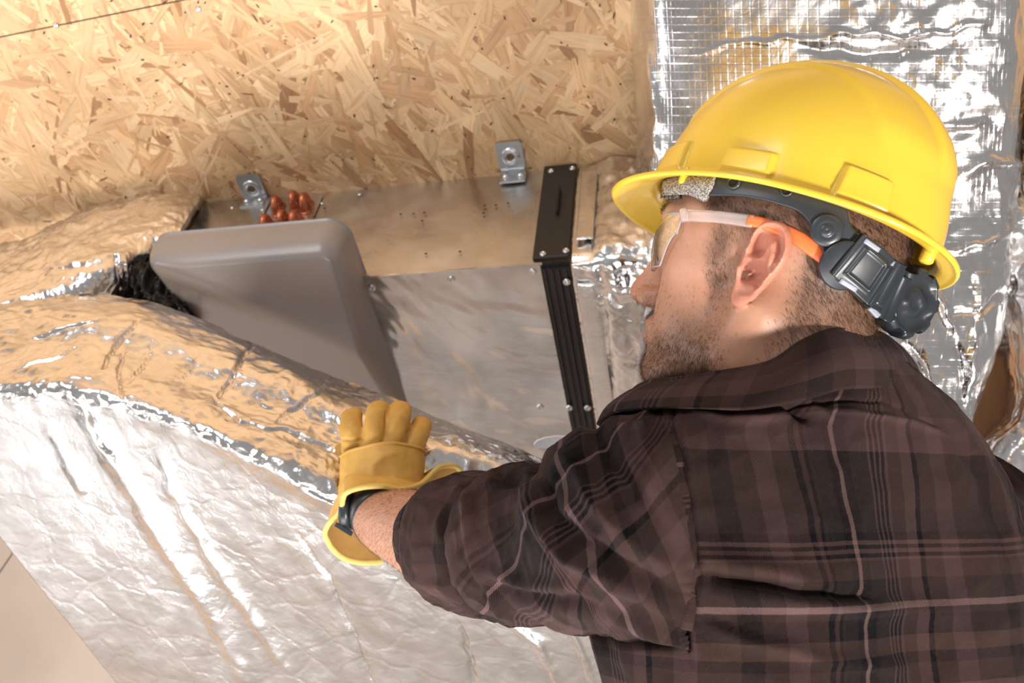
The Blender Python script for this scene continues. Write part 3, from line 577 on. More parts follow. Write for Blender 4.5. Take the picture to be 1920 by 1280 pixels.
core = ellm(chest, (AX_S, FWD, UPW), (.125, .075, .20)); sho = ellm(C7+FWD*.07-UPW*.105, (AX_S, FWD, UPW), (.13, .055, .055))
sk_V, sk_F = remeshed([headpart, ears[0], ears[1], arm, core, sho, limb([C7+FWD*.07-UPW*.11+AX_S*.1, SHL], [.05, .05], 24, 10)], .00165, 2, .5)
# skin colours by place on the head
h = wh(sk_V); 
from mathutils.kdtree import KDTree
ekd = KDTree(len(ears[0][0])//3+1+len(ears[1][0])//3+1)
for i_, p_ in enumerate(np.concatenate([ears[0][0][::3], ears[1][0][::3]])): ekd.insert(p_, i_)
ekd.balance(); near = np.where((np.abs(h[:, 1]) > .055) & (np.abs(h[:, 2]) < .06) & (np.abs(h[:, 0]) < .06))[0]; earw = np.zeros(len(h))
for i_ in near: earw[i_] = max(0, 1-ekd.find(sk_V[i_])[2]/.0045)
earw = smooth(0, .7, earw)
c = np.ones((len(h), 3))*np.array([.50, .255, .160])
def gs(p, r): return np.exp(-(np.linalg.norm((h-np.array(p))/np.array(r), axis=1))**2)
def blend(c, w, col): w = np.clip(w, 0, 1)[:, None]; return c*(1-w)+np.array(col)*w
ha = h*np.array([1, 1, 1]); n1 = fbm(h*45, 3); n2 = fbm(h*180, 2)
c = blend(c, earw*.75, (.58, .21, .14)); c = blend(c, .5*gs((.118, 0, -.022), (.02, .02, .02)), (.62, .25, .17)); c = blend(c, .35*gs((.06, .05, -.01), (.03, .03, .025)), (.66, .30, .21))
c = blend(c, .9*np.maximum(gs((.10, 0, -.050), (.02, .022, .006)), gs((.10, 0, -.061), (.02, .020, .006))), (.50, .20, .16))
def hairline(h):      # scalp that carries hair: above and behind a line from temple over the ear down to the nape
    x, z = h[:, 0], h[:, 2]; f = smooth(.018, .046, z+.05*fbm(h*60, 2)*.1-1.3*np.clip(x-.030, 0, 1))*(x < .085); f = np.maximum(f, .6*np.exp(-((x-.024)/.009)**2)*smooth(-.03, .0, z)*(np.abs(h[:, 1]) > .05)*(z < .05))
    b = smooth(-.024, -.044, x+.16*(z+.02))*smooth(-.118, -.075, z+.45*(x+.07)); return np.clip(np.maximum(f, b), 0, 1)*(1-earw)
def beardmask(h):
    x, y, z = h[:, 0], np.abs(h[:, 1]), h[:, 2]
    jaw = smooth(-.028, -.060, z+.34*(x-.03)-.0)*smooth(-.004, .022, x)*smooth(-.128, -.108, z)
    must = np.exp(-((z+.0415)/.007)**2)*(x > .080)*(y < .034); side = smooth(.020, .008, np.abs(x-.018))*smooth(.035, .02, z)*smooth(-.07, -.03, z)*.55
    lips = np.exp(-((z+.056)/.0085)**2)*(y < .022)*(x > .085); return np.clip(np.maximum.reduce([jaw, must, side, .28*smooth(-.004, -.03, z)*smooth(.0, .02, x)])*(1-lips)*(1-earw), 0, 1)
hm, bmk = hairline(h), beardmask(h)
c = blend(c, hm*(.40+.36*smooth(-.05, .0, h[:, 2])), (.085, .045, .028)); c = blend(c, bmk*(.50+.25*n1), (.16, .085, .050))
eb = np.exp(-((h[:, 2]-.046+.10*np.clip(np.abs(h[:, 1])-.03, 0, 1))/.0045)**2)*(h[:, 0] > .07)*(np.abs(h[:, 1]) > .008)*(np.abs(h[:, 1]) < .052); c = blend(c, eb*.9, (.06, .035, .02))
eye = gs((.088, .032, .0165), (.012, .010, .0026)); c = blend(c, eye*1.3, (.03, .018, .014)); eye = gs((.088, -.032, .0165), (.012, .010, .0026)); c = blend(c, eye*1.3, (.03, .018, .014))
c = blend(c, .45*gs((.09, .034, .018), (.02, .016, .010)), (.40, .19, .13))
c = c*(1+.10*n1[:, None]*np.array([.6, 1, 1])+.05*n2[:, None]); c = np.where((n2 > .75)[:, None], c*.8, c)
fore = (np.linalg.norm(sk_V-WRI, axis=1) < .30); c[fore] = c[fore]*.6+np.array([.62, .30, .19])*.4
t = NT('skin'); o = t.obj(); pr_ = t.vor(o, 900, 'F1').outputs['Distance']; n_ = t.noise(o, 420, 3, .6).outputs[0]
t.set(base=t.n('VertexColor', _layer_name='Col').outputs[0], rough=.46, spec=.45, sss=.12, normal=t.bump(n_, .30, .0006, t.bump(pr_, .12, .0004)))
t.b.inputs['Subsurface Radius'].default_value = (1, .35, .18); t.b.inputs['Subsurface Scale'].default_value = .006; M['skin'] = t.m
person = empty('person', C7+FWD*.09-UPW*.60); tag(person, 'man in a dark plaid shirt seen from behind, facing left towards the unit', 'person')
mp = Matrix.Translation(-person.location)
def pp(o, par=None):
    o.parent = par or person
    o.matrix_parent_inverse = mp if par is None else Matrix.Identity(4)
    return o
body = pp(mesh('body', sk_V, sk_F, M['skin'], None, None, c))
# ---- hair strands (short thin tapered blades rooted in the skin)
N_ = vnormals(sk_V, sk_F)
def hair(name, w, n, L, lay, lift, rad, mat, seed, par=None, cam_side=True):
    r = np.random.RandomState(seed); P = sk_V; ok = w > .05
    if cam_side: ok &= ((CAM-P)*N_).sum(1) > -.25*np.linalg.norm(CAM-P, axis=1)
    idx = np.where(ok)[0]; pw = w[idx]; idx = r.choice(idx, n, p=pw/pw.sum()); p = P[idx]+r.normal(0, .0009, (n, 3)); nn = N_[idx]; hh = h[idx]
    l = lay(hh); l = l@Rh.T; l = l-nn*(l*nn).sum(1)[:, None]; l /= np.linalg.norm(l, axis=1)[:, None]+1e-9; l = l+r.normal(0, .22, (n, 3))
    Ln = L*(.55+.6*r.rand(n))[:, None]*(.5+.5*w[idx])[:, None]; sd = np.cross(l, nn); sd /= np.linalg.norm(sd, axis=1)[:, None]+1e-9
    q0 = p-nn*.0004; q1 = p+(nn*lift*1.0+l)*Ln*.5; q2 = p+(nn*lift*1.3+l*1.9)*Ln*.5; V = []
    for q, s in ((q0, 1), (q1, .8)):
        for k in range(3): a = k*2.094; V.append(q+(sd*math.cos(a)+nn*math.sin(a))*rad*s)
    V.append(q2); V = np.stack(V, 1); F0 = np.array([(0, 1, 4), (0, 4, 3), (1, 2, 5), (1, 5, 4), (2, 0, 3), (2, 3, 5), (3, 4, 6), (4, 5, 6), (5, 3, 6)])
    F = (F0[None]+(np.arange(n)*7)[:, None, None]).reshape(-1, 3); o = mesh(name, V.reshape(-1, 3), F, mat); tag(o, kind='stuff'); return pp(o, par)
M['hair'] = plain('dark_brown_hair', (.062, .034, .022), .38, 0, 0, 50, .35); M['beardm'] = plain('brown_beard', (.095, .050, .028), .40, 0, 0, 60, .4)
hair('hair', hm*(h[:, 2] > -.13), 15000, .0085, lambda q: np.stack([-np.ones(len(q))*.55, 0*q[:, 0], -.8*np.ones(len(q))], 1), .55, .00012, M['hair'], 1)
hair('beard', bmk*np.clip(.45+.8*smooth(-.045, -.085, h[:, 2])+.5*(h[:, 0] > .08), 0, 1), 26000, .0048, lambda q: np.stack([-.15*np.ones(len(q)), 0*q[:, 0], -1.*np.ones(len(q))], 1), .6, .00010, M['beardm'], 2)
hair('eyebrow', eb, 500, .007, lambda q: np.stack([-.5*np.ones(len(q)), np.sign(q[:, 1])*.8, .1*np.ones(len(q))], 1), .3, .00013, M['hair'], 3, None, False)
av = smooth(.26, .2, np.linalg.norm(sk_V-WRI, axis=1))*smooth(.30, .1, np.linalg.norm(sk_V-ELB, axis=1)); hair('arm_hair', av, 260, .009, lambda q: np.tile(wh(Hh0+nrm(WRI-ELB)), (len(q), 1)), .35, .00005, plain('fair_arm_hair', (.45, .27, .15), .5), 4)
# ---------------------------------------------------------------- hard hat
Rk = rotm(148.07, -21.16, 7.12); Hk = np.array([.2320, .7570, 1.7305])
def kw(p): return np.asarray(p) @ Rk.T+Hk
def wk(p): return (np.asarray(p)-Hk) @ Rk
hat = empty('hard_hat', Hk); tag(hat, 'glossy yellow hard hat with dark grey headband on the man\'s head', 'hard hat'); mh = Matrix.Translation(-Vector(Hk))
def ph(o, par=None):
    if par is None: o.parent = hat; o.matrix_parent_inverse = mh
    else: o.parent = par
    return o
nt, nf = 240, 560; phi = np.linspace(0, 2*np.pi, nf, endpoint=False)[None, :]; cph, sph = np.cos(phi), np.sin(phi)
HGT = .135
def dome(tau, off=0.):
    e = 2.0/2.25; ct = np.cos(tau)**e; st = np.sin(tau)**e
    ax = np.where(cph > 0, .121, .120)
    x = (ax-off)*ct*cph; y = (.1015-off)*ct*sph; z = (HGT-off)*st+.0; return np.stack(np.broadcast_arrays(x, y, z), -1)
tau = np.linspace(0, np.pi/2-.004, nt)[:, None]; O = dome(tau)
No = O/np.array([.12**2, .10**2, .14**2]); No /= np.linalg.norm(No, axis=-1, keepdims=True)
ay = np.abs(O[..., 1]); dsp = .0045*smooth(.034, .024, ay)*smooth(.05, .09, O[..., 2])+.0030*smooth(.066, .058, ay+.18*(O[..., 0]))*smooth(.045, .075, O[..., 2])*(O[..., 0] < .1)
deg = np.degrees(np.arctan2(O[..., 1]/.1015, O[..., 0]/.12)); z = O[..., 2]
BOSS = [(41, 14.5, .029, .0052), (85, 11, .022, .0060), (128, 11.5, .028, .0062), (-41, 14.5, .029, .0052), (-85, 11, .022, .0060), (-128, 11.5, .028, .0062)]
for dc, dw, zt, hh_ in BOSS:
    dd = np.abs((deg-dc+180) % 360-180); m = smooth(dw, dw-1.9, dd+z*55)*smooth(zt, zt-.0022, z); dsp = dsp+hh_*m*(1-.35*z/zt)
O = O+No*dsp[..., None]
I = dome(np.linspace(np.pi/2-.004, 0, 60)[:, None], .0035)
# rim: flange round the edge, long at the front peak
fl = .0078+.021*smooth(.30, .98, cph)**1.0*1.0+.007*smooth(-.2, -1, cph); dirn = np.stack([cph*1.0, sph*np.where(cph > .3, .85, 1), 0*cph], -1); dirn /= np.linalg.norm(dirn, axis=-1, keepdims=True)
base = dome(np.array([[0.]])); rimdrop = -.013*smooth(.3, 1, cph)
def ring(f, dz): p = base+dirn*(fl*f)[..., None]; p = p.copy(); p[..., 2] += dz+rimdrop*min(1, max(0, f))**1.5; return p
rings = [I, ring(.10, -.0040), ring(.35, -.0050), ring(.70, -.0052), ring(.95, -.0056), ring(1.05, -.0066), ring(1.15, -.0064), ring(1.20, -.0045), ring(1.17, -.0022), ring(1.08, -.0016), ring(.9, -.0018), ring(.6, -.0012), ring(.3, -.0003), ring(.12, .0012)]
P = np.concatenate([I]+rings[1:]+[O[3:]], 0); V, F = capgrid(P)
t = NT('hat_yellow'); o = t.obj(); t.set(base=(.88, .57, .050), rough=.24, coat=.25, coatr=.08, spec=.5, sss=.05, normal=t.bump(t.noise(o, 60, 3).outputs[0], .03, .001)); t.b.inputs['Subsurface Radius'].default_value = (1, .6, .05); t.b.inputs['Subsurface Scale'].default_value = .003; M['hat'] = t.m
shell = ph(mesh('shell', kw(V), F, M['hat']))
# place on the head by looking along a pixel's ray
def onheadv(Q, off):
    Q = np.asarray(Q, float); r = ((Q[..., :1]-960)/FPX)*RX+((640-Q[..., 1:2])/FPX)*RY-RZ; r /= np.linalg.norm(r, axis=-1, keepdims=True); t = np.full(Q.shape[:-1], .45)
    for _ in range(70): t += .8*(headsdf(wh(CAM+r*t[..., None]))-off); t = np.minimum(t, 1.05)
    return CAM+r*t[..., None]
def onhead(px, py, off): return onheadv(np.array([[px, py]]), off)[0]
def strip(name, up, lo, off, th, mat, n=70, m=14, mirror=True, par=None, bulge=.0):
    U_ = cr(np.array(up, float), n, 0); L_ = cr(np.array(lo, float), n, 0); P = np.zeros((n, m, 3))
    fj = np.linspace(0, 1, m); Q = U_[:, None]*(1-fj[None, :, None])+L_[:, None]*fj[None, :, None]
    of = np.array([[off(i/(n-1), f) for f in fj] for i in range(n)]) if callable(off) else off
    P = onheadv(Q, of+bulge*np.sin(np.pi*fj)[None]); far = np.linalg.norm(P-CAM, axis=-1) > 1.0
    if far.any():
        for i in range(n):
            for j in range(m):
                if far[i, j]: P[i, j] = P[i-1, j] if i and not far[i-1, j] else P[i, j-1]
    if name == 'ratchet_housing':
        B = P-camside(P, gnormal(P))*(of-.0145)[..., None]*0; B = onheadv(Q, .0145); fb = np.linalg.norm(B-CAM, axis=-1) > 1.0
        for i in range(1, n):
            for j in range(m):
                if fb[i, j]: B[i, j] = 2*B[i-1, j]-B[max(i-2, 0), j]
        for _ in range(40):
            C_ = B.copy(); C_[1:-1] = (B[1:-1]*2+B[:-2]+B[2:])/4; B = C_; C_ = B.copy(); C_[:, 1:-1] = (B[:, 1:-1]*2+B[:, :-2]+B[:, 2:])/4; B = C_
        P = B+camside(B, gnormal(B))*(of-.0145)[..., None]
    Pl = wh(P); N = camside(P, gnormal(P)); V, F = solidn(P, N, th); o = ph(mesh(name, V, F, mat), par)
    if mirror:
        Q = Pl*np.array([1, -1, 1]); Nm = (N@Rh)*np.array([1, -1, 1]); V, F = solidn(hw(Q), Nm@Rh.T, th); o2 = ph(mesh(name, V, [list(f)[::-1] for f in F], mat), par)
    return o
def solidn(P, N, th):
    nu, nv = P.shape[:2]; B = P-N*th; V = np.concatenate([P.reshape(-1, 3), B.reshape(-1, 3)]); F = gridF(nu, nv); off = nu*nv
    per = [i*nv for i in range(nu)]+[(nu-1)*nv+j for j in range(1, nv)]+[i*nv+nv-1 for i in range(nu-2, -1, -1)]+[j for j in range(nv-2, 0, -1)]
    per = np.array(per); q = np.roll(per, -1); return V, np.concatenate([F, F[:, ::-1]+off, np.stack([per, q, q+off, per+off], 1)[:, ::-1]])
t = NT('headband_plastic'); o = t.obj(); t.set(base=t.mix(t.noise(o, 60, 4).outputs[0], (.018, .021, .026), (.034, .039, .046)), rough=.34, spec=.5, normal=t.bump(t.noise(o, 300, 2).outputs[0], .05, .0005)); M['band'] = t.m
M['blackp'] = plain('black_plastic', (.022, .026, .031), .32, 0, .05, 300); M['clip'] = plain('milky_clip', (.34, .35, .42), .3)
t = NT('terry_cloth'); o = t.obj(); n_ = t.noise(o, 700, 2, .8).outputs[0]; t.set(base=t.mix(t.ramp(n_, [(.40, 0.), (.62, 1.)]), (.10, .088, .080), (.62, .56, .50)), rough=.95, normal=t.bump(n_, 1., .0016)); M['terry'] = t.m
band = strip('headband', [(1328, 314), (1400, 312), (1470, 322), (1540, 342), (1585, 356), (1590, 400), (1598, 425), (1624, 446)], [(1318, 366), (1395, 368), (1460, 382), (1505, 402), (1535, 452), (1545, 480), (1552, 500), (1560, 510)], .0095, .0022, M['band'], 80, 16)
sweat = strip('sweatband', [(1236, 318), (1285, 316), (1345, 322)], [(1246, 366), (1290, 366), (1318, 378)], lambda a, b: .009+.004*math.sin(b*3.1), .005, M['terry'], 36, 14)
for q, r_ in (((1376, 342), .0052), ((1475, 357), .0045)):
    p = onhead(q[0], q[1], .0100); nn = nrm(CAM-p); e = 1e-4; pl = wh(p); g = np.array([headsdf((pl+np.eye(3)[k]*e)[None])[0]-headsdf((pl-np.eye(3)[k]*e)[None])[0] for k in range(3)]); nn = nrm(g@Rh.T)
    V, F = lathe([(r_*.72, .0002), (r_*.8, .0016), (r_, .0016), (r_*1.12, 0)], p, nn, 28); ph(mesh('grommet', V, F, M['band'])); V, F = lathe([(0, .0006), (r_*.78, .0006)], p, nn, 28); ph(mesh('vent_hole', V, F, M['hole'] if 'hole' in M else M['blackp']))
def headn(p): e = 1e-4; pl = wh(p); g = np.array([headsdf((pl+np.eye(3)[k]*e)[None])[0]-headsdf((pl-np.eye(3)[k]*e)[None])[0] for k in range(3)]); return nrm(g@Rh.T)
p = onhead(1550, 432, .0102); nn = headn(p); V, F = lathe([(.0118, 0), (.0118, .0004), (.0112, .0012), (.006, .0016), (.0048, .0012), (.0042, .0022), (.0015, .0026), (0, .002)], p, nn, 36); ph(mesh('snap_button', V, F, M['band']))
p = onhead(1583, 498, .0110); nn = headn(p); V, F = lathe([(.0185, -.001), (.0185, .0012), (.0172, .0022), (0, .0024)], p, nn, 40); ph(mesh('pivot_disc', V, F, M['band']))
# ratchet housing from the pivot round to the nape
def rat(a, b):
    base_ = .0145+.0022*(smooth(.0, .04, a)-smooth(.96, 1, a)); 
    base_ += .0022*smooth(.30, .24, abs(a-.36)*1.25)*smooth(.36, .30, abs(b-.5)) - .0015*smooth(.24, .20, abs(a-.36)*1.25)*smooth(.29, .26, abs(b-.5)); base_ += .0030*math.exp(-((a-.68)/.022)**2)
    return base_+.001*math.exp(-((a-.03)/.03)**2)
ratc = strip('ratchet_housing', [(1617, 438), (1650, 462), (1676, 486), (1697, 508)], [(1556, 512), (1590, 540), (1625, 572), (1653, 600)], rat, .007, M['blackp'], 90, 40, True)
for a, b in (((1625, 447), (1652, 466)), ((1574, 530), (1604, 548)), ((1678, 490), (1690, 503)), ((1630, 580), (1646, 596))):
    up = [a, b]; d_ = nrm(np.array(b)-a); q = np.array([-d_[1], d_[0]]); lo = [np.array(a)+q*9*(1 if a[1] < 520 else -1), np.array(b)+q*9*(1 if a[1] < 520 else -1)]
    strip('ratchet_slot', np.array([a, (np.array(a)+b)/2, b]), np.array([lo[0], (lo[0]+lo[1])/2, lo[1]]), .0176, .003, M['clip'], 8, 5, False)
# adjusting knob at the nape
kc = at(1704, 566, .722); kax = nrm(-Rh[:, 0]*.80+Rh[:, 1]*.42+Rh[:, 2]*-.10); u_ = nrm(np.cross(kax, [0, 0, 1])); w_ = np.cross(kax, u_); a = np.linspace(0, 2*np.pi, 240, endpoint=False)
sc = np.clip(np.cos(a*8)*3, -1, 1)*.5+.5; P = []
for r_, h_, amp in ((.000, -.012, 0), (.024, -.012, 0), (.0265, -.010, .0), (.0285, -.006, .05), (.029, .001, .07), (.0280, .005, .07), (.0255, .0078, .04), (.0225, .0072, .01), (.0210, .0045, 0), (.0120, .0035, 0), (.0105, .0058, 0), (.006, .0062, 0), (.0045, .0050, 0), (.0, .0050, 0)):
    rr2 = r_*(1-amp*2.6*(1-sc)); hh2 = h_+np.zeros_like(a); 
    if .009 < r_ < .0215 and h_ > 0: hh2 = h_+.0028*np.maximum(0, np.cos(2*a))**2
    P.append(kc+kax*hh2[:, None]+(np.cos(a)*rr2)[:, None]*u_+(np.sin(a)*rr2)[:, None]*w_)
P = np.array(P); ph(mesh('adjusting_knob', P.reshape(-1, 3), gridF(len(P), 240, False, True, True), M['blackp']))
V, F = lathe([(.0, -.045), (.014, -.045), (.015, -.020), (.018, -.011), (0, -.011)], kc, kax, 36); ph(mesh('knob_hub', V, F, M['blackp']))
# hanger clips and lugs just under the shell
for q0, q1 in (((1252, 322), (1290, 320)), ((1590, 372), (1645, 388))):
    strip('hanger_clip', [(q0[0], q0[1]-5), ((q0[0]+q1[0])/2, (q0[1]+q1[1])/2-5), (q1[0], q1[1]-5)], [(q0[0], q0[1]+9), ((q0[0]+q1[0])/2, (q0[1]+q1[1])/2+9), (q1[0], q1[1]+9)], .0105, .004, M['clip'], 10, 6, False)
for dg, r_ in ((58, .0045), (170, .0055)):
    p = dome(np.array([[0.]]))[0, int(dg/360*nf)]*np.array([.985, .985, 1]); V, F = lathe([(r_, .003), (r_, -.009), (r_*.7, -.0105), (0, -.0108)], kw(p+np.array([0, 0, 0])), Rk[:, 2], 18); ph(mesh('lug', V, F, M['hat']))
# ---------------------------------------------------------------- safety glasses
gl = empty('safety_glasses', hw((.11, 0, .02))); tag(gl, 'clear wraparound safety glasses with orange temple tips, worn by the man', 'glasses'); mg = Matrix.Translation(-gl.location)
def pg(o): o.parent = gl; o.matrix_parent_inverse = mg; return o
n, m = 160, 40; yy = (.070*np.sin(np.linspace(-np.pi/2, np.pi/2, n)))[:, None]; ff = np.linspace(0, 1, m)[None, :]; a_ = np.abs(yy)/.070
ztop = .0385-.002*a_**2; zb = -.008+.030*np.exp(-(yy/.011)**2)+.002*a_+.026*smooth(.83, .99, a_); zz = ztop*(1-ff)+zb*ff
xx = .1035-.041*a_**3.0-.006*((zz-.015)/.025)**2*(1-.5*a_)
P = hw(np.stack(np.broadcast_arrays(xx, yy, zz), -1)); N = -gnormal(P); N *= np.sign(((P-hw((.05, 0, .01)))*N).sum(-1))[..., None]; V, F = solidn(P, N, .0018)
t = NT('clear_lens'); tr = t.n('BsdfTransparent'); gg = t.n('BsdfGlossy'); gg.inputs['Roughness'].default_value = .03; mx = t.n('MixShader'); lw = t.n('LayerWeight'); lw.inputs[0].default_value = .22
tr.inputs[0].default_value = (.97, .975, .98, 1); t.l(t.math('MULTIPLY', lw.outputs['Fresnel'], .75), mx.inputs[0]); t.l(tr.outputs[0], mx.inputs[1]); t.l(gg.outputs[0], mx.inputs[2]); t.l(mx.outputs[0], t.t.nodes['Material Output'].inputs[0]); M['lens'] = t.m
pg(mesh('lens', V, F, M['lens']))
t = NT('clear_temple'); t.set(base=(.90, .80, .76), rough=.22, trans=.72, ior=1.35, alpha=.8); M['ctemple'] = t.m
M['orange'] = plain('orange_rubber', (.86, .17, .045), .42, 0, 0, 50, .04)
t = NT('lens_rim'); t.set(base=(.55, .52, .52), rough=.1, alpha=.55); M['lensedge'] = t.m
edge = [hw((x_, y_, z_)) for x_, y_, z_ in zip(xx[:, 0], yy[:, 0], np.broadcast_to(ztop, (n, 1))[:, 0])]; V, F = tube(edge[4:-4], .0012, 8); pg(mesh('lens_edge', V, F, M['lensedge']))
be = P[:, -1]; V, F = tube(np.vstack([P[4:-1, -1], P[-1, ::-1][1:], P[-2:-6:-1, 0]]) , .0007, 8); pg(mesh('lens_edge', V, F, M['lensedge'])); V, F = tube(np.vstack([P[-4:1:-1, -1], P[0, ::-1]]), .0007, 8); pg(mesh('lens_edge', V, F, M['lensedge']))
def flat(name, pts, off, w, t_, mat):
    L = [onhead(x, y, off) if not isinstance(off, list) else onhead(x, y, off[i]) for i, (x, y) in enumerate(pts)]; L = cr(np.array(L), 40, 0); wv = cr(np.array(w, float)[:, None], 40, 0)[:, 0]
    V, F = tube(L, np.stack([wv, np.full(40, t_)], 1), 20, up=[0, 0, 1]); pg(mesh(name, V, F, mat)); l2 = wh(V)*np.array([1, -1, 1]); pg(mesh(name, hw(l2), [list(f)[::-1] for f in F], mat))
flat('clear_arm', [(1278, 403), (1300, 404), (1350, 407), (1412, 415)], [.010, .009, .006, .004], [.0050, .0048, .0048, .0050], .0022, M['ctemple'])
flat('orange_tip', [(1402, 413), (1435, 420), (1480, 438), (1520, 462), (1553, 485)], [.004, .0035, .004, .0045, .005], [.0046, .0044, .0050, .0062, .0064], .0026, M['orange'])
flat('hinge', [(1281, 393), (1282, 404), (1283, 415)], [.0125, .0125, .0125], [.0030, .0030, .0030], .0030, M['ctemple'])
# ---------------------------------------------------------------- plaid shirt
t = NT('plaid_flannel'); uvn = t.uv(); sx = t.n('SeparateXYZ'); t.l(uvn, sx.inputs[0])
BR, B2, MV, BK, LT, DK = (.036, .020, .0165), (.017, .0105, .009), (.062, .034, .032), (.0025, .0025, .0035), (.135, .082, .078), (.012, .009, .009)
def band_(coord, per, off, stops):
    w = t.n('TexNoise'); t.l(uvn, w.inputs['Vector']); w.inputs['Scale'].default_value = 900; j = t.math('MULTIPLY', t.math('SUBTRACT', w.outputs[0], .5), .0012)
    f = t.math('FRACT', t.math('DIVIDE', t.math('ADD', t.math('ADD', coord, off), j), per)); return t.ramp(f, stops, 'CONSTANT')
W = [(0, BR), (.07, B2), (.14, BR), (.21, MV), (.28, BR), (.345, BK), (.365, BR), (.38, BK), (.392, B2), (.405, DK), (.45, BK), (.476, LT), (.490, BK), (.53, DK), (.600, MV), (.608, BK), (.620, MV), (.628, BK), (.640, MV), (.648, BK), (.660, MV), (.668, BR), (.72, MV), (.765, BK), (.785, BR), (.85, MV), (.92, BR)]
X_ = [(0, B2), (.10, MV), (.22, BR), (.36, MV), (.44, B2), (.50, BK), (.53, BR), (.575, BK), (.635, DK), (.655, LT), (.675, DK), (.74, BR), (.79, MV), (.80, BK), (.812, MV), (.822, BK), (.834, MV), (.844, BK), (.87, DK), (.93, B2)]
a_ = band_(t.math('MULTIPLY', sx.outputs[0], -1.), .235, .167, W); b_ = band_(sx.outputs[1], .245, .385, X_)
tw = t.math('SINE', t.math('MULTIPLY', t.math('ADD', sx.outputs[0], sx.outputs[1]), 2*math.pi*620)); fac = t.math('MULTIPLY_ADD', tw, .28, .5)
cc = t.mix(fac, a_, b_); nz = t.noise(uvn, 260, 4, .7).outputs[0]; cc = t.mix(t.ramp(nz, [(.5, 0.), (.85, .14)]), cc, (.09, .062, .058), 'MIX')
lint = t.ramp(t.noise(t.obj(), 190, 2).outputs[0], [(.80, 0.), (.84, 1.)]); cc = t.mix(t.math('MULTIPLY', lint, .35), cc, (.45, .42, .40))
t.set(base=cc, rough=.95, spec=.06, sheen=.05, normal=t.bump(tw, .35, .0005, t.bump(nz, .5, .0010))); t.b.inputs['Sheen Roughness'].default_value = .5; t.b.inputs['Sheen Tint'].default_value = (.9, .75, .75, 1); M['plaid'] = t.m
t = NT('seam_thread'); t.set(base=(.010, .009, .010), rough=.9); M['seam'] = t.m

# torso: stacked rings around the trunk, rounded over the shoulders
TOR = [  # height below C7, half width left, half width right, half depth, forward shift of the centre
 (.045, .050, .050, .052, .075), (.020, .066, .066, .058, .066), (.000, .088, .086, .064, .062), (-.018, .122, .116, .070, .064), (-.036, .152, .146, .077, .070), (-.056, .176, .170, .085, .076),
 (-.080, .192, .190, .094, .083), (-.110, .200, .202, .103, .090), (-.150, .198, .208, .108, .090), (-.21, .186, .210, .108, .088), (-.29, .165, .204, .105, .086), (-.38, .155, .196, .105, .086), (-.48, .152, .188, .105, .086), (-.60, .155, .184, .105, .086), (-.72, .160, .186, .105, .086)]
TT = cr(np.array(TOR), 300, 0); nth = 420; th = np.linspace(0, 2*np.pi, nth, endpoint=False); ct, st = np.cos(th), np.sin(th)   # th=0: left, pi/2: front, 3pi/2: back
e = 2/2.4; X = np.sign(ct)*np.abs(ct)**e; Y = np.sign(st)*np.abs(st)**e
aL = np.where(ct[None] > 0, TT[:, 1:2], TT[:, 2:3]); c0 = C7+FWD[None]*TT[:, 4:5]+UPW[None]*TT[:, 0:1]
P = c0[:, None]+(aL*X[None])[..., None]*AX_S+(TT[:, 3:4]*Y[None])[..., None]*FWD
# shoulder blades and back valley
lx = (P-C7)@AX_S; lz = (P-C7)[..., 2]; bk = smooth(.1, -.5, st)[None]
P = P-FWD*((bk*(.010*np.exp(-((lx-.10)/.05)**2-((lz+.16)/.08)**2)+.010*np.exp(-((lx+.10)/.05)**2-((lz+.16)/.08)**2)-.006*np.exp(-(lx/.03)**2)*smooth(-.05, -.15, lz)))[..., None])
N = gnormal(np.concatenate([P, P[:, :1]], 1))[:, :-1]; ctr = c0[:, None]; N *= np.sign(((P-ctr)*N).sum(-1))[..., None]
D = N*(.0035*fbm(P*9, 3)+.0010*ridge(P*24, 2))[..., None]
SEAM = [(1256, 768), (1266, 830), (1280, 900), (1292, 975), (1305, 1050), (1300, 1120), (1290, 1180), (1296, 1235)]
for pl, w, d in (([(1310, 1075), (1400, 1090), (1500, 1112), (1640, 1122)], 9, -.011), ([(1310, 1050), (1400, 1062), (1520, 1088)], 20, .007), ([(1330, 1110), (1430, 1125), (1600, 1140), (1800, 1145)], 22, .006),
                 (SEAM, 6, -.004), ([(x+16, y) for x, y in SEAM], 9, .0035), ([(1290, 764), (1400, 768), (1480, 762), (1560, 750), (1650, 752), (1760, 800)], 4, -.003), ([(1300, 776), (1420, 782), (1480, 778)], 9, .004),
                 ([(1470, 752), (1500, 778), (1515, 790)], 8, -.008), ([(1520, 760), (1600, 772), (1700, 790), (1780, 815)], 6, .003), ([(1500, 740), (1530, 765), (1560, 780)], 8, .004),
                 ([(1700, 715), (1760, 790), (1830, 880), (1880, 1000), (1900, 1100)], 14, -.003), ([(1720, 715), (1790, 790), (1870, 900), (1910, 1020)], 12, .0035),
                 ([(1330, 1170), (1400, 1200), (1560, 1240), (1700, 1250)], 14, .004), ([(1320, 1150), (1380, 1175), (1480, 1210)], 6, -.004), ([(1560, 850), (1590, 980), (1600, 1100)], 22, .002)):
    D += crease(P, N, pl, w, d, 4)
P = P+D; arc = np.r_[0, np.cumsum(np.linalg.norm(np.diff(P[170], axis=0), axis=1))]; i0 = int(nth*.75); Ua = np.interp(((th-th[i0]+np.pi) % (2*np.pi)), (th), arc)
seg = np.linalg.norm(np.diff(P[:, i0], axis=0), axis=1); Va = np.r_[0, np.cumsum(seg)]
ang = (th-1.5*np.pi+np.pi) % (2*np.pi)-np.pi; uw = np.zeros(nth); order = np.argsort(ang); rad = (np.array([.2]))
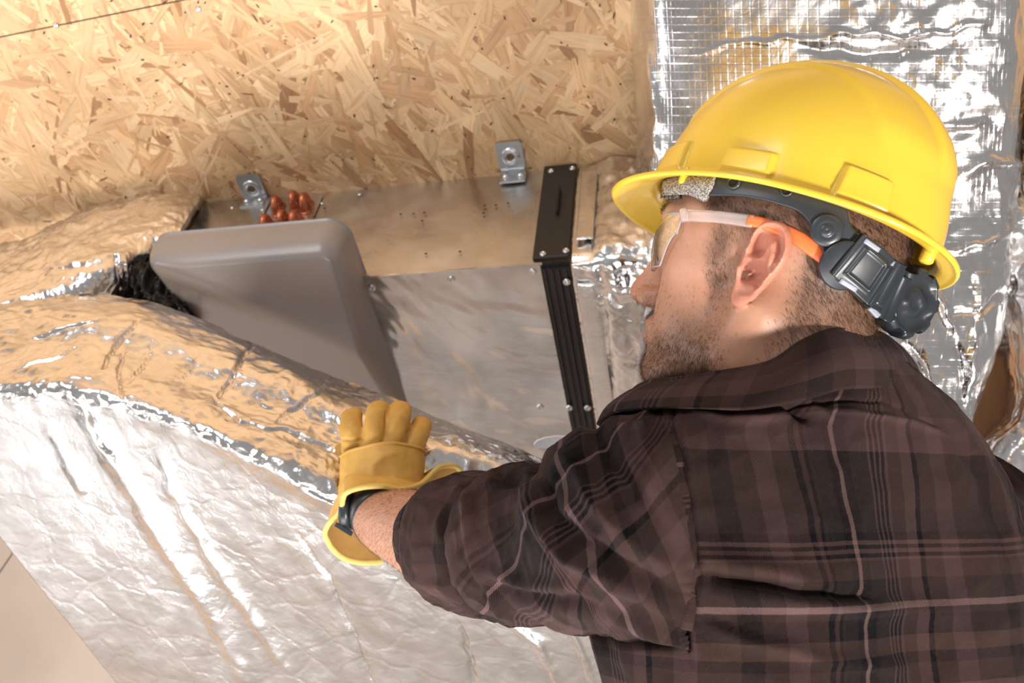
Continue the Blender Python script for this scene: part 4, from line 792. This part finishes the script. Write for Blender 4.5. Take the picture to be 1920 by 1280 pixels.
ds_ = np.linalg.norm(np.roll(P[170], -1, 0)-P[170], axis=1); cum = np.r_[0, np.cumsum(ds_)[:-1]]; tot = ds_.sum(); uw = (cum-cum[i0]+tot/2) % tot-tot/2
scl = np.clip(np.linalg.norm(np.diff(P, axis=1), axis=2).sum(1)/tot, .55, 1.05)[:, None]
uvs = np.stack([uw[None]*np.maximum(scl, .75), np.broadcast_to(-Va[:, None], (300, nth))], -1)
sh_e = empty('shirt', C7); sh_e.parent = person; sh_e.matrix_parent_inverse = mp; msh = (mp @ Matrix.Translation(Vector(C7))).inverted() if False else Matrix.Translation(-Vector(C7))
def psh(o): o.parent = sh_e; o.matrix_parent_inverse = msh; return o
Fg = gridF(300, nth, False, True); me_ = mesh('torso_panel', P.reshape(-1, 3), Fg, M['plaid'], None, uvs.reshape(-1, 2))
# fix the wrap column of the uv
psh(me_); PT = P
def facing(o):
    pass
# the armhole: sleeve and back are sewn edge to edge along SEAM, so each dives under the other beyond it
SEA = np.array(SEAM, float)
def seamx(y): return np.interp(y, SEA[:, 1], SEA[:, 0])
qt = proj(P).reshape(-1, 3); Nf = N.reshape(-1, 3); ff_ = ((CAM-P.reshape(-1, 3))*Nf).sum(1) > 0; kd = KDTree(int(ff_.sum()))
for i_, p_ in enumerate(qt[ff_]): kd.insert((p_[0], p_[1], 0), i_)
kd.balance(); dq = qt[ff_][:, 2]
sq = qt[:, 0]-seamx(qt[:, 1]); push = .035*smooth(0, -45, sq)*smooth(1225, 1165, qt[:, 1])*smooth(740, 790, qt[:, 1])*ff_
PN = P.reshape(-1, 3); PN = CAM+(PN-CAM)*(1+push/qt[:, 2])[:, None]; me_.data.vertices.foreach_set('co', PN.ravel()); me_.data.update()
def tuck(P):
    V = P.reshape(-1, 3); q = proj(V); s = q[:, 0]-seamx(q[:, 1]); idx = np.where((s > -80) & (q[:, 1] > 745) & (q[:, 1] < 1260) & (q[:, 2] < .72))[0]; k = np.ones(len(V))
    for i in idx:
        td = dq[kd.find((q[i, 0], q[i, 1], 0))[1]]; w = smooth(-80, 0, s[i]); tgt = td-.0035*(1-smooth(-2, 8, s[i]))+.03*smooth(0, 40, s[i]); d = q[i, 2]*(1-w)+max(tgt, q[i, 2] if s[i] > 0 else tgt)*w; k[i] = d/q[i, 2]
    return (CAM+(V-CAM)*k[:, None]).reshape(P.shape)
def sleeve(ctrl, n, m, name, mat, seed, folds, uoff, flatn=1.0):
    C_ = cr(np.array([np.r_[at(x, y, d), r] for x, y, d, r in ctrl]), m, 0); path = C_[:, :3]; rad_ = C_[:, 3]; T = np.gradient(path, axis=0); T /= np.linalg.norm(T, axis=1)[:, None]; a = np.linspace(0, 2*np.pi, n, endpoint=False)
    u = np.array([0, 0, 1.]); R_ = []
    for k in range(m):
        u = u-T[k]*(u@T[k]); u /= np.linalg.norm(u); w = np.cross(T[k], u); R_.append(path[k]+rad_[k]*(np.outer(np.cos(a), u)+np.outer(np.sin(a), w)))
    P = np.array(R_); N = P-path[:, None]; N /= np.linalg.norm(N, axis=-1, keepdims=True)
    D = N*(.004*fbm(P*11+seed, 3)+.0016*ridge(P*26+seed, 2))[..., None]
    for pl, w, d in folds: D += crease(P, N, pl, w, d, 4)
    P = P+D; P = tuck(P) if seed == 3 else P; k_ = int(np.argmin(((P-CAM)**2).sum(-1)[m//2])); s_ = np.r_[0, np.cumsum(np.linalg.norm(np.diff(P[:, k_], axis=0), axis=1))]
    if seed == 3: hid = proj(P[:, k_])[:, 0] > 1285; s_ = s_-s_[hid].max()
    UV = np.stack(np.broadcast_arrays(a[None]*rad_.mean()+uoff[0], s_[:, None]+uoff[1]), -1); return P, UV, T, path
folds = [([(1130, 790), (1090, 850), (1040, 890), (1010, 935)], 10, -.004), ([(1110, 800), (1180, 900), (1230, 990), (1285, 1060)], 16, -.010), ([(1060, 860), (1120, 950), (1200, 1030), (1300, 1080)], 16, .009), ([(1010, 880), (1030, 960), (1090, 1010), (1200, 1080), (1290, 1120)], 13, -.010),
         ([(985, 885), (990, 960), (1050, 1030), (1150, 1100), (1280, 1150)], 14, .008), ([(900, 1085), (960, 1110), (1060, 1130), (1180, 1160)], 12, -.008), ([(900, 1060), (960, 1085), (1080, 1105)], 12, .005), ([(870, 920), (880, 980), (900, 1060), (930, 1120), (960, 1160)], 10, .008),
         ([(1240, 800), (1230, 900), (1250, 1000), (1280, 1060)], 14, .004), ([(1010, 1000), (1100, 1060), (1230, 1120)], 9, .004), ([(1110, 1140), (1200, 1180), (1290, 1200)], 12, .005), ([(930, 885), (945, 905), (990, 900)], 8, -.006), ([(1150, 795), (1200, 800), (1250, 790)], 9, .005)]
P, UV, T, path = sleeve([(1400, 1000, .86, .035), (1345, 985, .80, .070), (1285, 988, .718, .088), (1230, 990, .697, .087), (1160, 994, .71, .0795), (1090, 1020, .745, .0670), (1045, 1018, .768, .0640), (1010, 1016, .787, .0665), (985, 1018, .800, .0690), (968, 1018, .810, .0685), (955, 1018, .818, .0640), (960, 1018, .815, .055)], 300, 340, 'sleeve', M['plaid'], 3, folds, (.19, -.03))
ra_ = math.radians(-32); UV = UV @ np.array([[math.cos(ra_), math.sin(ra_)], [-math.sin(ra_), math.cos(ra_)]])
o = mesh('sleeve', P.reshape(-1, 3), gridF(340, 300, False, True), M['plaid'], None, UV.reshape(-1, 2)); psh(o)
# armhole welt running over the shoulder where sleeve and back meet
allp = np.concatenate([PT.reshape(-1, 3), P.reshape(-1, 3)]); qa = proj(allp)
def front(x, y): dd = (qa[:, 0]-x)**2+(qa[:, 1]-y)**2; i = np.argsort(dd)[:14]; return qa[i, 2].min()
sp_ = cr(np.array(SEAM[:-1], float), 26, 0); dz = np.array([front(x, y) for x, y in sp_]); dz = np.convolve(np.r_[dz[0], dz[0], dz, dz[-1], dz[-1]], np.ones(5)/5, 'valid')
V, F = tube(cr(np.array([at(x, y, d+.0005) for (x, y), d in zip(sp_, dz)]), 120, 0), .0030, 12, flat=1.9); psh(mesh('armhole_seam', V, F, M['plaid'], None, np.c_[np.tile(np.linspace(.09, .10, 12), 120), np.repeat(np.linspace(.2, .45, 120), 12)]))
V, F = tube(cr(np.array([at(x+7, y, d-.0002) for (x, y), d in zip(sp_, dz)]), 120, 0), .0009, 8); psh(mesh('seam_stitching', V, F, M['seam']))
# rolled cuff: outer layer, turned edge and inner layer
cf = [([(840, 905), (835, 980), (850, 1060), (880, 1130)], 12, -.004), ([(800, 905), (780, 1000), (790, 1090)], 16, .003), ([(760, 1080), (830, 1100), (900, 1150)], 12, .004), ([(870, 900), (880, 930)], 9, -.006)]
P, UV, T, path = sleeve([(985, 1024, .800, .048), (970, 1024, .808, .058), (945, 1024, .825, .0625), (915, 1022, .845, .0640), (885, 1018, .868, .0640), (862, 1012, .886, .0615), (850, 1008, .897, .0575), (844, 1006, .902, .0545), (848, 1006, .898, .0515), (870, 1014, .878, .0525), (920, 1026, .842, .0545)], 260, 150, 'cuff', M['plaid'], 8, cf, (.11, .07))
psh(mesh('rolled_cuff', P.reshape(-1, 3), gridF(150, 260, False, True), M['plaid'], None, UV.reshape(-1, 2)))
# right upper arm sleeve reaching forward on the far side
SHR = C7-AX_S*.192+FWD*.09-UPW*.105; pr2 = [SHR-FWD*.02+AX_S*.02, SHR+FWD*.06-UPW*.06, at(1600, 1130, .98), at(1490, 1160, 1.03), at(1390, 1100, 1.03), at(1330, 1040, 1.02)]
V, F = limb(pr2, [.088, .080, .066, .060, .052, .046], 48, 60); psh(mesh('sleeve', V, F, M['plaid'], None, np.c_[np.tile(np.linspace(0, .4, 48), 60), np.repeat(np.linspace(0, .5, 60), 48)]))
# collar: band round the neck folded over and down
UP_ = [(1660, 634, .765), (1625, 622, .725), (1560, 622, .700), (1500, 645, .693), (1440, 683, .700), (1350, 701, .722), (1270, 712, .745), (1215, 719, .785), (1200, 735, .845), (1300, 740, .925), (1450, 705, .925), (1580, 655, .890), (1650, 638, .830)]
LO_ = [(1712, 716, .765), (1668, 726, .705), (1580, 728, .672), (1500, 750, .655), (1400, 766, .652), (1310, 764, .668), (1215, 765, .705), (1150, 775, .765), (1140, 800, .85), (1280, 800, .96), (1460, 775, .97), (1610, 725, .93), (1705, 708, .85)]
n_ = 320; Uq = np.array([at(*p) for p in UP_]); Lq = np.array([at(*p) for p in LO_])
def loop(Q): m_ = len(Q); E = cr(np.vstack([Q[-2:], Q, Q[:2]]), (m_+3)*40+1, 0)[80:80+m_*40]; i = np.linspace(0, len(E), n_, endpoint=False).astype(int); return E[i]
Uq, Lq = loop(Uq), loop(Lq); cen = Uq.mean(0); rad_ = Uq-cen; rad_[:, 2] = 0; rad_ /= np.linalg.norm(rad_, axis=1)[:, None]
prof = []
for k, s in enumerate(np.linspace(0, 1, 12)): prof.append(Uq-UPW*.045*(1-s)-rad_*.004)                              # inner stand rising to the fold
for a in np.linspace(0, np.pi, 7)[1:-1]: prof.append(Uq+UPW*.003*math.sin(a)+rad_*(-.004*math.cos(a)))
for s in np.linspace(0, 1, 30): prof.append(Uq*(1-s)+Lq*s+rad_*(.004+.006*math.sin(math.pi*s))+UPW*0)
prof.append(Lq+rad_*.001-UPW*.001); prof.append(Lq*.8+Uq*.2-rad_*.004)
P = np.array(prof); N = gnormal(np.concatenate([P, P[:, :1]], 1))[:, :-1]; P[17:-2] += rad_[None]*(.0022*fbm(P[17:-2]*16, 3))[..., None]; s_ = np.r_[0, np.cumsum(np.linalg.norm(np.diff(Uq, axis=0), axis=1))]; hv = np.r_[0, np.cumsum(np.linalg.norm(np.diff(P[:, 40], axis=0), axis=1))]
UV = np.stack(np.broadcast_arrays(s_[None]+.03, hv[:, None]+.12), -1); psh(mesh('collar', P.reshape(-1, 3), gridF(len(P), n_, False, True), M['plaid'], None, UV.reshape(-1, 2)))

d_ = front(1256, 765)-.001; V, F = tube(np.array([at(1251, 766, d_), at(1256, 764, d_-.0006), at(1262, 763, d_)]), .0008, 8); psh(mesh('bar_tack', V, F, plain('yellow_thread', (.75, .42, .04), .6)))
# ---------------------------------------------------------------- leather work glove on the left hand, wrist watch, pliers
t = NT('yellow_leather'); o = t.obj(); g1 = t.noise(o, 26, 4, .6).outputs[0]; g2 = t.noise(o, 700, 3, .6).outputs[0]
t.set(base=t.mix(t.ramp(g1, [(.3, 0.), (.7, 1.)]), (.56, .29, .050), (.74, .43, .100)), rough=.58, normal=t.bump(g2, .3, .0005, t.bump(g1, .4, .003))); M['leather'] = t.m
M['suede'] = plain('leather_inside', (.36, .19, .045), .9, 0, .4, 400); M['trim'] = plain('leather_binding', (.72, .50, .13), .5, 0, .1, 300)
gp = at(715, 880, 1.06); glove = empty('work_glove', gp); tag(glove, 'yellow leather work glove on the left hand pressing on the foil duct', 'glove'); mgv = Matrix.Translation(-Vector(gp))
def pv(o, par=None):
    if par is None: o.parent = glove; o.matrix_parent_inverse = mgv
    else: o.parent = par
    return o
def fing(pts, rads, flat=.82): p = cr(np.array([at(*q) for q in pts]), 40, 0); r = cr(np.array(rads, float)[:, None], 40, 0)[:, 0]; r[-4:] *= np.array([.95, .85, .66, .35]); r[:1] *= .8; return tube(p, r, 24, up=RX, flat=flat)
fs = [fing([(668, 900, 1.062), (664, 850, 1.058), (660, 815, 1.060), (660, 786, 1.076), (661, 776, 1.095)], [.0140, .0140, .0138, .0136, .0115]),
      fing([(700, 900, 1.056), (700, 850, 1.050), (703, 810, 1.052), (709, 774, 1.066), (710, 762, 1.090)], [.0140, .0140, .0139, .0138, .0116]),
      fing([(735, 900, 1.056), (737, 850, 1.050), (742, 810, 1.054), (750, 775, 1.070), (751, 762, 1.094)], [.0140, .0140, .0138, .0134, .0112]),
      fing([(762, 905, 1.062), (768, 860, 1.058), (778, 830, 1.060), (789, 802, 1.076), (792, 790, 1.096)], [.0135, .0135, .0130, .0124, .0102]),
      fing([(690, 930, 1.085), (655, 900, 1.088), (646, 860, 1.092), (645, 830, 1.10)], [.016, .015, .0135, .011])]
back = []
for k, (y, hw_, d, xc) in enumerate([(826, 60, 1.056, 722), (850, 70, 1.052, 714), (880, 72, 1.048, 712), (910, 74, 1.044, 710), (935, 74, 1.040, 706)]):
    a = np.linspace(0, 2*np.pi, 48, endpoint=False); c = at(xc, y, d+.012); back.append(c+np.outer(np.cos(a)*np.abs(np.cos(a))**-.25*hw_/FPX*d, RX)+np.outer(np.sin(a)*.021, nrm(RZ-.1*RY)))
P = cr(np.array(back), 30, 0); palm = (P.reshape(-1, 3), gridF(30, 48, False, True).tolist()+[list(range(48)), [29*48+i for i in range(48)][::-1]])
V, F = remeshed(fs+[palm], .0016, 3, .5); Ng = vnormals(V, F); px_ = proj(V)[..., :2]; D = np.zeros_like(V)
V = V+Ng*(.0010*fbm(V*60, 3))[:, None]
for pl, w, d in (([(636, 823), (660, 826), (686, 824)], 2.5, -.002), ([(640, 860), (650, 845), (690, 838)], 3, -.002), ([(695, 905), (700, 870), (720, 850), (760, 845)], 8, .0015), ([(682, 775), (684, 822)], 2, -.002), ([(724, 770), (722, 822)], 2, -.002), ([(765, 805), (762, 825)], 2, -.002)): V = V+crease(V, Ng, pl, w, d, 1)
gh = pv(mesh('hand', V, F, M['leather']))
# back flap with its curved edge across the knuckles
fl_u = [(637, 856), (655, 845), (690, 836), (730, 830), (765, 834), (790, 842), (797, 852)]; fl_l = [(634, 920), (655, 908), (690, 898), (730, 895), (760, 902), (785, 912), (794, 915)]
dep = lambda x, b: 1.0290+.016*((x-715)/85)**2-.010*b+.004*(1-b)
A = np.array([[at(x*(1-b)+x2*b, y*(1-b)+y2*b, dep(x, b)+(.010 if abs(x-715) > 78 else 0)) for b in np.linspace(0, 1, 6)] for (x, y), (x2, y2) in zip(fl_u, fl_l)])
P = cr(cr(A, 60, 0), 40, 1); N = camside(P, gnormal(P)); P = P+N*(.0016*fbm(P*30, 3))[..., None]+crease(P, N, [(700, 900), (702, 870), (722, 852), (750, 850)], 7, .002, 1)
V, F = solidn(P, N, .0022); pv(mesh('back_flap', V, F, M['leather'])); V, F = tube(P[:, 0], .0018, 10); pv(mesh('flap_hem', V, F, M['leather']))
# flared cuff, open towards the forearm, with rolled binding
rimp = [(640, 936, 1.010), (648, 922, 1.005), (680, 912, .998), (720, 910, .998), (755, 916, 1.005), (790, 905, 1.03), (825, 874, 1.06), (860, 879, 1.085), (845, 925, 1.12), (780, 990, 1.12), (740, 1040, 1.10), (690, 1054, 1.075), (640, 1044, 1.055), (610, 1012, 1.04), (612, 985, 1.035), (636, 958, 1.025)]
basep = [(640, 905, 1.04), (650, 893, 1.034), (680, 885, 1.030), (720, 884, 1.030), (755, 888, 1.034), (785, 893, 1.045), (796, 890, 1.06), (798, 892, 1.075), (790, 910, 1.095), (760, 925, 1.105), (725, 935, 1.105), (685, 938, 1.10), (655, 932, 1.09), (638, 925, 1.075), (634, 918, 1.06), (634, 912, 1.05)]
def loopn(Q, n): m_ = len(Q); E = cr(np.vstack([Q[-2:], Q, Q[:2]]), (m_+3)*30+1, 0)[60:60+m_*30]; return E[np.linspace(0, len(E), n, endpoint=False).astype(int)]
Rq = loopn(np.array([at(*p) for p in rimp]), 160); Bq = loopn(np.array([at(*p) for p in basep]), 160)
P = np.array([Bq*(1-s)+Rq*s for s in np.linspace(0, 1, 24)]); cen = P.mean((0, 1)); P = P+((P-cen)/np.linalg.norm(P-cen, axis=-1, keepdims=True))*(.0015*fbm(P*35, 3))[..., None]
N = gnormal(np.concatenate([P, P[:, :1]], 1))[:, :-1]; N *= np.sign(((P-P.mean(1, keepdims=True))*N).sum(-1))[..., None]
Pi = P-N*.0022; V = np.concatenate([P.reshape(-1, 3), Pi.reshape(-1, 3)]); Fo = gridF(24, 160, False, True); n0 = 24*160
pv(mesh('cuff', P.reshape(-1, 3), Fo, M['leather'])); pv(mesh('cuff_lining', Pi.reshape(-1, 3), Fo[:, ::-1], M['suede']))
cl = np.vstack([P[-1]-N[-1]*.001, P[-1][:2]-N[-1][:2]*.001]); V, F = tube(cl, .0030, 12); pv(mesh('cuff_binding', V, F, M['trim']))
# watch on the wrist
wd_ = nrm(nrm(WRI-ELB)+nrm(at(712, 915, 1.055)-WRI)); wc = WRI+nrm(at(712, 915, 1.055)-WRI)*.006; wx = nrm(np.cross(wd_, UPW)); wz = np.cross(wx, wd_)
watch = empty('wrist_watch', wc); tag(watch, 'black wristwatch on the left wrist half inside the glove cuff', 'watch'); mw = Matrix.Translation(-Vector(wc))
def pw(o): o.parent = watch; o.matrix_parent_inverse = mw; return o
prof_ = [(.0335, -.011), (.0352, -.0105), (.0356, 0), (.0352, .0105), (.0335, .011), (.0325, 0), (.0335, -.011)]; V, F = lathe(prof_, wc, wd_, 60); pw(mesh('strap', V, F, M['blackp']))
cc_ = wc-RX*.034-RZ*.004; ca = nrm(-RX-RZ*.2); V, F = lathe([(0, -.004), (.019, -.004), (.0205, 0), (.0205, .005), (.0185, .0075), (.0165, .007), (0, .0068)], cc_, ca, 40); pw(mesh('watch_case', V, F, M['blackp']))
bm = bmesh.new(); A_, B_ = at(634, 985, 1.02), at(655, 998, 1.015); box(bm, (A_+B_)/2, (nrm(B_-A_), nrm(np.cross(B_-A_, RZ)), RZ), (np.linalg.norm(B_-A_)/2+.004, .0026, .0012)); bevel(bm, .0006, 1); pv(obj_bm('cuff_strap_tab', bm, M['blackp']))
# pliers showing past the sleeve
pc = at(1040, 832, .98); pl = empty('pliers', pc); tag(pl, 'bright steel pliers jaw poking out between the sleeve and the foil duct', 'pliers'); mpl = Matrix.Translation(-Vector(pc))
def ppl(o): o.parent = pl; o.matrix_parent_inverse = mpl; return o
M['tool'] = plain('bright_tool_steel', (.80, .79, .80), .38, .35, .1, 200)
def plate(name, pts, d, th, mat):
    A = np.array([at(x, y, d) for x, y in pts]); B = A-RZ*th; n = len(A); V = np.vstack([A, B]); bm = bmesh.new(); v = [bm.verts.new(p) for p in V]; bm.faces.new(v[:n]); bm.faces.new(v[n:][::-1])
    for i in range(n): bm.faces.new([v[i], v[i+n], v[(i+1) % n+n], v[(i+1) % n]])
    bmesh.ops.recalc_face_normals(bm, faces=bm.faces[:]); bmesh.ops.bevel(bm, geom=[e for e in bm.edges if e.calc_length() > .003], offset=.0007, segments=2, affect='EDGES', profile=.5); return ppl(obj_bm(name, bm, mat))
plate('upper_jaw', [(1000, 833), (1006, 826), (1022, 820), (1045, 817), (1075, 818), (1110, 822), (1160, 838), (1160, 856), (1110, 862), (1075, 850), (1055, 848), (1042, 846)]+[(1040-i*4, 842-(i % 2)*3) for i in range(0, 10)], .975, .010, M['tool'])
plate('lower_jaw', [(1038, 858), (1050, 864), (1085, 868), (1130, 868), (1165, 858), (1160, 846), (1110, 850), (1080, 856), (1055, 853)], .980, .010, M['tool'])
for pts in ([(1150, 845, .98), (1200, 860, .99), (1270, 900, 1.0), (1330, 960, 1.0)], [(1150, 858, .985), (1190, 900, .99), (1240, 960, 1.0), (1290, 1010, 1.0)]):
    V, F = tube(cr(np.array([at(*p) for p in pts]), 30, 0), .0085, 14, flat=.7); ppl(mesh('handle', V, F, plain('red_handle_grip', (.45, .03, .02), .5)))
V, F = lathe([(.0075, 0), (.0075, .0015), (.006, .0025), (0, .0025)], at(1120, 846, .974), RZ, 20); ppl(mesh('pivot_bolt', V, F, M['steel'] if 'steel' in M else M['tool']))
